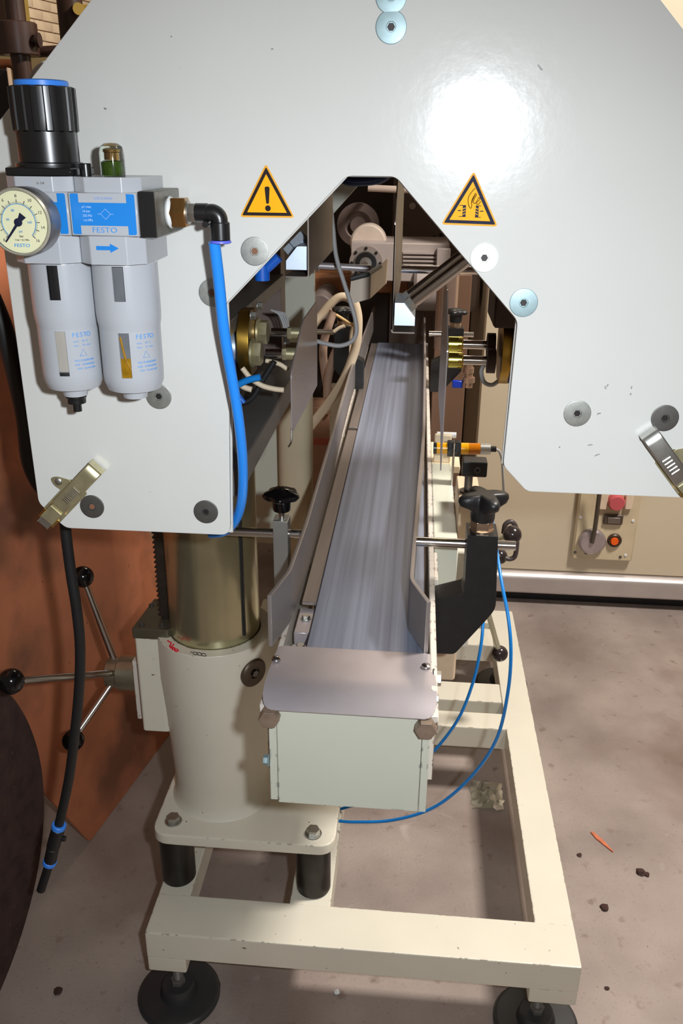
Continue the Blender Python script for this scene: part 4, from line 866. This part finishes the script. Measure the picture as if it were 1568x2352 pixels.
b = NB(); p, q = at(1003, 570, y=2.98), at(1032, 625, y=2.98); box(b, (p.x, 2.97, q.z), (q.x, 3.0, p.z), .003); obj('motor_flange', b, pinkish, gb)
b = NB(); p = at(950, 655, y=3.05); cyl(b, p, p+X1*.22, .085, bev=.01, seg=40); obj('motor_body', b, pinkish, gb)
b = NB(); p = at(846, 557, y=3.1); cyl(b, p-Y1*.03, p+Y1*.05, .062, bev=.006, seg=48); obj('pale_disc', b, mat('pale_disc_paint', (212, 196, 182), .5), gb, 'pale half hidden disc')
b = NB(); p = at(822, 517, y=3.35); lathe(b, [(.074, 0), (.078, .004), (.078, .03), (.05, .034), (.03, .02), (.028, .045), (.0, .045)], p+Y1*.03, (0, -1, 0), 48); cyl(b, p+Y1*.02, p+Y1*.6, .02); part_rm('belt_pulley', b, mat('grey_brown_pulley', (120, 104, 100), .5, .3, var=.15), 'grey brown round pulley')
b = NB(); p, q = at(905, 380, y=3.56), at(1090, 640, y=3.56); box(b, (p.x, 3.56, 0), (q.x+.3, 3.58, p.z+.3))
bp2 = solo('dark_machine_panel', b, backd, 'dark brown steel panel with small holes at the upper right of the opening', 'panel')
for px, py in ((947, 473), (923, 514), (997, 545), (940, 553), (1012, 540), (960, 552)):
    b = NB(); q_ = at(px, py, y=3.559); cyl(b, q_, q_-Y1*.004, .007 if px != 947 else .013, seg=14); obj('panel_screw', b, rubber if px != 947 else pinkish, bp2)
b = NB(); p, q = at(845, 432, y=3.1), at(975, 438, y=3.1); cyl(b, p, q, .011); cyl(b, p+X1*.01, p+X1*.01+Y1*.85, .011); part_rm('cross_pipe', b, mat('pale_pipe', (200, 180, 165), .5), 'pale horizontal pipe')
b = NB(); p, q = at(918, 618, y=1.66), at(1110, 622, y=1.66); cyl(b, p, V((.312, q.y, q.z)), .0075); obj('cross_bar', b, mat('chrome', (1, 1, 1)), sf, 'horizontal chrome bar'); b = NB(); box(b, (.305, 1.64, q.z-.02), (.3118, 1.68, 1.56)); obj('hanger', b, darksteel, sf)
b = NB(); p = at(1020, 800, y=2.6); cyl(b, p, p+Z1*.22, .032, seg=32); solo('steel_pillar', b, mat('pinkish_pillar_steel', (190, 165, 150), .3, .8), 'vertical steel pillar left of the far black star knob', 'pillar')
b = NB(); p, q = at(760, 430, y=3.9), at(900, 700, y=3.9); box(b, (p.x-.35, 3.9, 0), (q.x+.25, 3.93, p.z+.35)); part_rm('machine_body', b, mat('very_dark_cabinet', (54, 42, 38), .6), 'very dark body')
b = NB(); p = at(800, 690, y=3.3); box(b, (p.x-.28, 3.25, 1.02), (p.x+.22, 3.5, 1.07), .004); solo('wooden_board', b, wood, 'orange brown wooden board behind the cables', 'board')
b = NB(); p = at(735, 705, y=3.0); cyl(b, p-Y1*.02, p+Y1*.9, .045, bev=.004, seg=32); part_rm('round_cover', b, mat('round_cover_grey', (120, 108, 104), .5), 'round grey cover')
zc = lambda l: [(700+x/5.88, 660+y/5.88) for x, y in l]
cable(zc([(100, 540), (200, 400), (330, 240), (450, 140), (550, 130), (640, 180)]), 2.45, .012, cableb, 'beige_cable', 'beige cable arching over the far left clamp')
cable(zc([(650, 160), (690, 280), (715, 450), (700, 720), (650, 930), (520, 1250), (320, 1560), (70, 1880)]), 2.30, .013, cableb, 'beige_cable', 'thick pale cable sweeping down left beside the conveyor')
cable(zc([(390, 310), (320, 520), (265, 700), (245, 900), (270, 1150), (320, 1450), (330, 1520)]), 2.42, .012, mat('tan_cable', (180, 150, 130), .5), 'beige_cable', 'tan cable hanging straight down from the far left clamp')
cable(zc([(630, 520), (560, 620), (450, 800), (370, 980), (310, 1250), (300, 1480)]), 2.36, .012, mat('tan_cable', (1, 1, 1)), 'beige_cable', 'tan cable running from the cable tie down to the left')
cable(zc([(680, 500), (620, 700), (590, 900), (560, 1080)]), 2.34, .010, cableb, 'beige_cable', 'pale inner cable beside the thick pale cable')
cable(zc([(420, 370), (500, 420), (580, 470), (700, 540)]), 2.30, .004, mat('tie_tan', (205, 170, 110), .5), 'cable_tie', 'tan cable tie holding the beige cables', 'cable tie')
cable(zc([(390, 600), (460, 550), (540, 520)]), 2.30, .005, cableb, 'cable_tie', 'pale loose tie end left of the bundle', 'cable tie')
cable([(760, 482), (765, 530), (772, 590), (790, 650), (803, 690), (816, 735), (818, 765), (806, 785), (780, 794), (750, 790), (722, 782)], 1.40, .0036, cableg, 'grey_cable', 'light grey cable hanging in a loop in the left of the opening')
b = NB(); p, q = at(757, 890, y=2.6), at(793, 1060, y=2.6); box(b, (p.x, 2.6, 0), (q.x, 2.66, p.z), .003); solo('cream_post', b, ivory, 'cream painted post under the conveyor, seen past the cables', 'post')
b = NB(); p = at(735, 1014, y=2.7); cyl(b, p-X1*.06, p+X1*.055, .012); solo('red_pipe', b, mat('brick_red_pipe', (170, 85, 65), .6), 'brick red pipe low between post and conveyor', 'pipe')
b = NB(); p, q = at(712, 918, y=3.2), at(757, 975, y=3.2); box(b, (p.x-.1, 3.2, 0), (q.x, 3.35, p.z-.03), .003); box(b, (p.x-.1, 3.18, p.z-.05), (q.x, 3.2, p.z-.035)); solo('brown_crate', b, mat('brown_crate_card', (170, 130, 105), .7, var=.1), 'brown crate behind the cables', 'crate')
b = NB(); p, q = at(1060, 640, y=2.75), at(1085, 1060, y=2.75); box(b, (.062, 2.70, 0), (.165, 2.79, 1.16), .002); solo('cabinet_shade_box', b, mat('cabinet_shade_brown', (112, 84, 66), .5, var=.15, vscale=3), 'brown upright box standing in for the shade on the beige cabinet', 'panel')  # brown box added where the beige cabinet only lies in shade
vf = thing('brass_valve', 'small brass valve with a blue handle below the right pusher', 'valve', at(1075, 900, y=2.3))
for py, r_ in ((838, .011), (850, .014), (862, .011), (872, .016), (884, .010)):
    p = at(1076, py, y=2.3); b = NB(); cyl(b, p-Z1*.007, p+Z1*.007, r_, seg=20); obj('valve_body', b, mat('valve_brass', (190, 160, 140), .35, .8), vf)
p = at(1050, 882, y=2.3); b = NB(); box(b, p-V((.014, .006, .010)), p+V((.014, .006, .010)), .002); obj('valve_handle', b, mat('royal_blue', (20, 60, 190), .4), vf)

# ---------------------------------------------------------------- beige cabinet on the right
cab = thing('beige_cabinet', 'large beige metal cabinet with a silver plinth and a control panel', 'cabinet', (1.4, 3.1, 0))
b = NB(); box(b, (.22, 2.80, .130), (2.7, 3.5, 2.45), .006); obj('cabinet_body', b, beige, cab)
b = NB(); prism(b, rpoly([(2.775, .05), (3.4, .05), (3.4, .13), (2.795, .13), (2.775, .115)], .01), 'x', .17, 2.7); obj('plinth', b, silverk, cab, 'silver grey plinth')
b = NB(); box(b, (.25, 2.83, 0), (2.7, 3.4, .05)); obj('toe_recess', b, rubber, cab)
pc = at(1312, 1285, y=2.775); pd = at(1448, 1288, y=2.775)
b = NB(); box(b, (pc.x, 2.775, pc.z), (pd.x+.005, 2.80, pc.z+.52), .006); pnl = obj('control_panel', b, mat('panel_cream', (206, 190, 158), .4), cab)
def disc(px, py, r_, h_, m, nm, par=pnl, y=2.775, prof=None):
    c = at(px, py, y=y); b = NB(); lathe(b, prof or [(r_, 0), (r_, h_*.7), (r_*.85, h_), (0, h_)], c, (0, -1, 0), 36); return obj(nm, b, m, par)
disc(1413, 1150, .028, .03, redbtn, 'emergency_button'); 
c_ = at(1413, 1150, y=2.774); b = NB(); box(b, (c_.x-.055, 2.760, c_.z-.030), (c_.x-.028, 2.774, c_.z+.03), .003); obj('button_guard', b, mat('button_guard_cream', (225, 205, 180), .45), pnl); b = NB(); box(b, (c_.x+.03, 2.760, c_.z-.026), (c_.x+.055, 2.774, c_.z+.03), .003); obj('button_guard', b, mat('button_guard_cream', (225, 205, 180), .45), pnl)
c_ = at(1407, 1192, y=2.774); b = NB(); box(b, (c_.x-.032, 2.764, c_.z-.018), (c_.x+.032, 2.774, c_.z+.018), .003); rk_ = obj('rocker_switch', b, mat('rocker_brown', (80, 66, 56), .4), pnl)
b = NB(); box(b, (c_.x-.020, 2.760, c_.z-.013), (c_.x+.022, 2.765, c_.z+.010), .002); obj('rocker', b, mat('rocker_grey', (105, 92, 84), .4), pnl)
disc(1410, 1240, .024, .012, mat('lamp_bezel_brown', (60, 40, 24), .4), 'lamp_bezel'); disc(1409, 1240, .014, .018, orange, 'orange_lamp')
disc(1358, 1241, .046, .022, mat('rotary_disc_steel', (170, 158, 158), .35, .5, var=.15), 'rotary_disc')
b = NB(); c_ = at(1360, 1240, y=2.75); tube(b, [c_+V((0, 0, -.01)), at(1366, 1212, y=2.74), at(1374, 1150, y=2.72), at(1382, 1090, y=2.70)], .0075, 12); obj('switch_lever', b, mat('lever_grey', (98, 90, 78), .4, .5), pnl)
for px, py in ((1333, 1188), (1453-0, 1196), (1320, 1268), (1436, 1275), (1345, 1270), (1424, 1279)): disc(px, py, .005, .003, tape if px in (1333, 1453, 1436) else washd, 'panel_screw')

# ---------------------------------------------------------------- left side: rust orange sheet, dark drum, rack
def atp(px, py, P0, n):
    d = V((px-CX, py-CY, FPX)); r = V((d.dot(_X), d.dot(_Y), d.dot(_Z))); o = V((0, 0, CAMH)); return o+r*((V(P0)-o).dot(n)/r.dot(n))
A0 = at(200, 1935, z=0); d0 = (at(388, 1682, z=0)-A0); d0.z = 0; d0.normalize(); n0 = V((d0.y, -d0.x, 0))
def uv(p): q = p-A0; return (q.dot(d0), q.z)
L1_ = [uv(atp(x, y, A0, n0)) for x, y in ((200, 1935), (105, 1832))]
ue = uv(atp(375, 1315, A0, n0))[0]; sl_ = (L1_[1][1]-L1_[0][1])/(L1_[1][0]-L1_[0][0])
zf = uv(atp(375, 1315, A0, n0)); zg = uv(atp(339, 1225, A0, n0)); k_ = (1.5-zf[1])/(zg[1]-zf[1])
poly = [(.012, .001), (ue, .001), (ue, zf[1]), (zf[0]+(zg[0]-zf[0])*k_, 1.50), (-.62, 1.50), (-.62, sl_*-.62 if sl_ < 0 else .5), (0, .006)]
b = NB(); xprism(b, rpoly(poly, [.004, .006, .02, .01, .01, .01, .004]), A0, d0, Z1, .006); solo('rusty_sheet', b, rust, 'large rust orange steel sheet standing at the left, near corner cut off', 'metal sheet')
for k, (u_, w_) in enumerate(((-.02, .012), (.22, .01))):
    pass
# dark drum
dm = thing('felt_covered_disc', 'big dark maroon brown disc standing at the lower left edge of the picture', 'disc', (-.86, .9, 0))
Rr = .4; dc = V((-.75, .9, Rr)); ax_ = V((.985, -.174, 0)).normalized()
b = NB(); lathe(b, [(Rr-.012, -.055), (Rr, -.045), (Rr, -.006), (Rr-.006, 0), (Rr-.03, .001), (.05, .001), (.045, .012), (0, .012)], dc, ax_, 96); obj('disc_body', b, maroon, dm)
# rack of dark posts in the top left
rk2 = thing('post_rack', 'dark brown painted rack of posts with a clamp collar at the top left', 'rack', (-.8, 2.0, 0))
def vcyl(px, py, y, r_, nm, m, z0=0, z1=2.4): p = at(px, py, y=y); b = NB(); cyl(b, (p.x, p.y, z0), (p.x, p.y, z1), r_, seg=32); return obj(nm, b, m, rk2), p
vcyl(40, 70, 2.0, .0205, 'post', posts); vcyl(163, 40, 2.15, .028, 'post', posts)
p = at(40, 90, y=2.0); b = NB(); cyl(b, p-Z1*.031, p+Z1*.031, .043, bev=.002, seg=40); cl_ = obj('clamp_collar', b, posts, rk2)
q = at(78, 92, y=1.985); b = NB(); cyl(b, q-X1*.004, q+X1*.006, .006); cyl(b, q+X1*.006, q+X1*.013, .014, seg=24); obj('collar_bolt', b, darkbrown, cl_)
b = NB(); p, q = at(52, 121, y=2.05), at(150, 116, y=2.05); cyl(b, p, q, .011); obj('cross_bar', b, posts, rk2)
b = NB(); p, q = at(-10, 146, y=2.4), at(30, 148, y=2.4); cyl(b, p-X1*.1, q, .012); obj('brown_rail', b, mat('brown_rail_paint', (110, 60, 30), .5), rk2)
b = NB(); p = at(12, 215, y=2.3); box(b, (p.x-.30, 2.3, p.z-.6), (p.x+.012, 2.32, p.z+.055), .002); solo('black_cabinet', b, mat('black_cabinet_paint', (26, 20, 20), .4), 'black cabinet edge behind the blue ringed regulator knob', 'cabinet')
b = NB(); p, q = at(16, 160, y=2.28), at(25, 262, y=2.28); box(b, (p.x, 2.28, q.z-.3), (q.x+.004, 2.30, p.z+.005), .001); solo('cream_strip', b, mat('cream_strip_paint', (190, 165, 140), .5), 'narrow cream upright strip left of the regulator knob', 'strip')
gw = thing('grey_wire_pair', 'pair of grey wires looping behind the upper left guard edge', 'wire', at(90, 176, y=1.2))
for k in range(2):
    b = NB(); tube(b, [at(58+k*8, 215, y=1.2), at(70+k*8, 176, y=1.2), at(82+k*9, 158, y=1.2), at(100+k*6, 145, y=1.2), at(125+k*3, 140, y=1.2), at(170+k*3, 150, y=1.1)], .0022, 8); obj('wire', b, cableg, gw)
b = NB(); p = at(90, 150, y=2.6); box(b, (p.x-.2, 2.6, p.z-.5), (p.x+.1, 2.7, p.z+.025), .004); solo('cream_box', b, mat('dull_cream_box', (160, 138, 95), .6), 'dull cream box below the dark cross bar at the top left', 'box')
b = NB(); p = at(5, 60, y=3.2); box(b, (p.x-.5, 3.2, 0), (p.x+.02, 3.3, 2.4), .004); solo('brown_shelf_side', b, mat('dark_shelf_brown', (58, 38, 24), .6), 'dark brown shelf side at the far top left', 'shelf')
b = NB(); p, q = at(58, 60, y=3.0), at(64, 110, y=3.0); box(b, (p.x-.01, 3.0, 0.2), (p.x+.006, 3.03, 2.6), .001); solo('yellow_strip', b, mat('dull_yellow_paint', (180, 150, 70), .6), 'narrow yellow upright strip beside the pale bricks', 'strip')
b = NB(); p, q = at(183, 10, y=2.1), at(200, 26, y=2.1); box(b, (p.x, 2.1, q.z), (q.x+.03, 2.12, p.z), .002); cyl(b, at(180, 20, y=2.09), at(180, 20, y=2.13), .012); solo('yellow_bracket', b, mat('dull_yellow_paint', (1, 1, 1)), 'small yellowish bracket by the dark post at the top left', 'bracket')
p, q = at(320, 1240, y=2.5), at(420, 1240, y=2.5); b = NB(); box(b, (p.x, 2.5, 0), (q.x, 2.62, 1.05), .003); solo('cardboard_carton', b, mat('pale_carton', (196, 164, 132), .8, var=.06), 'tall pale carton behind the far end of the rusty sheet', 'carton')
# ---------------------------------------------------------------- litter on the floor
def blob(px, py, r_, m, name, label, cat='debris', fl=.5, grp=None, seed=0):
    p = at(px, py, z=0); random.seed(seed or px); b = NB(); bmesh.ops.create_icosphere(b, subdivisions=2, radius=r_)
    for v in b.verts: v.co *= random.uniform(.65, 1.15); v.co.z *= fl; v.co += V((p.x, p.y, r_*fl*.62))
    return solo(name, b, m, label, cat, grp)
pa, pb = at(1357, 1912, z=0), at(1407, 1958, z=0); dv = (pb-pa); dl = dv.length; dv.normalize(); b = NB()
xprism(b, [(0, -.002), (dl*.3, -.0055), (dl, -.001), (dl, .001), (dl*.5, .0055), (.003, .004)], pa+Z1*.0005, dv, V((-dv.y, dv.x, 0)), .003)
solo('wood_splinter', b, mat('splinter_orange', (196, 112, 78), .7, var=.2, vscale=60), 'orange wood splinter on the concrete right of the base frame', 'splinter')
crumb = mat('dark_crumb', (62, 40, 34), .9, var=.3, vscale=80)
blob(1470, 2005, .011, crumb, 'dirt_clump', 'larger dark dirt clump below the wood splinter'); blob(1484, 2010, .007, crumb, 'dirt_clump', 'small crumb just right of the larger dark clump'); blob(1387, 2086, .010, crumb, 'dirt_clump', 'rusty dirt clump beside the front right of the base frame')
blob(1330, 1965, .006, crumb, 'dirt_clump', 'tiny dirt crumb left of the wood splinter'); blob(1393, 2271, .005, crumb, 'dirt_clump', 'tiny dirt crumb near the front right foot')
blob(134, 2278, .009, crumb, 'dirt_clump', 'dark dirt clump left of the front left foot'); blob(500, 2263, .006, crumb, 'dirt_clump', 'dark crumb right of the front left foot')
blob(773, 2280, .006, tape, 'white_chip', 'white chip on the floor in front of the base frame', 'chip', .6); blob(780, 1815+0, .004, crumb, 'dirt_clump', 'tiny crumb inside the base frame')
# crumpled clear wrapper inside the frame
p = at(1118, 1830, z=0); b = NB(); random.seed(5)
N_ = 9; vv = [[b.verts.new((p.x-.04+.08*i/N_+random.uniform(-.004, .004), p.y-.05+.10*j/N_+random.uniform(-.004, .004), .004+random.uniform(0, .028)*(1-abs(2*i/N_-1))*(1-abs(2*j/N_-1)*.7))) for j in range(N_+1)] for i in range(N_+1)]
for i in range(N_):
    for j in range(N_): b.faces.new((vv[i][j], vv[i+1][j], vv[i+1][j+1], vv[i][j+1]))
bmesh.ops.solidify(b, geom=b.faces[:], thickness=.0005)
solo('plastic_wrapper', b, mat('clear_wrapper', (225, 225, 205), .2, trans=.8, var=.05), 'crumpled clear plastic wrapper on the floor inside the base frame', 'wrapper', smooth=20)
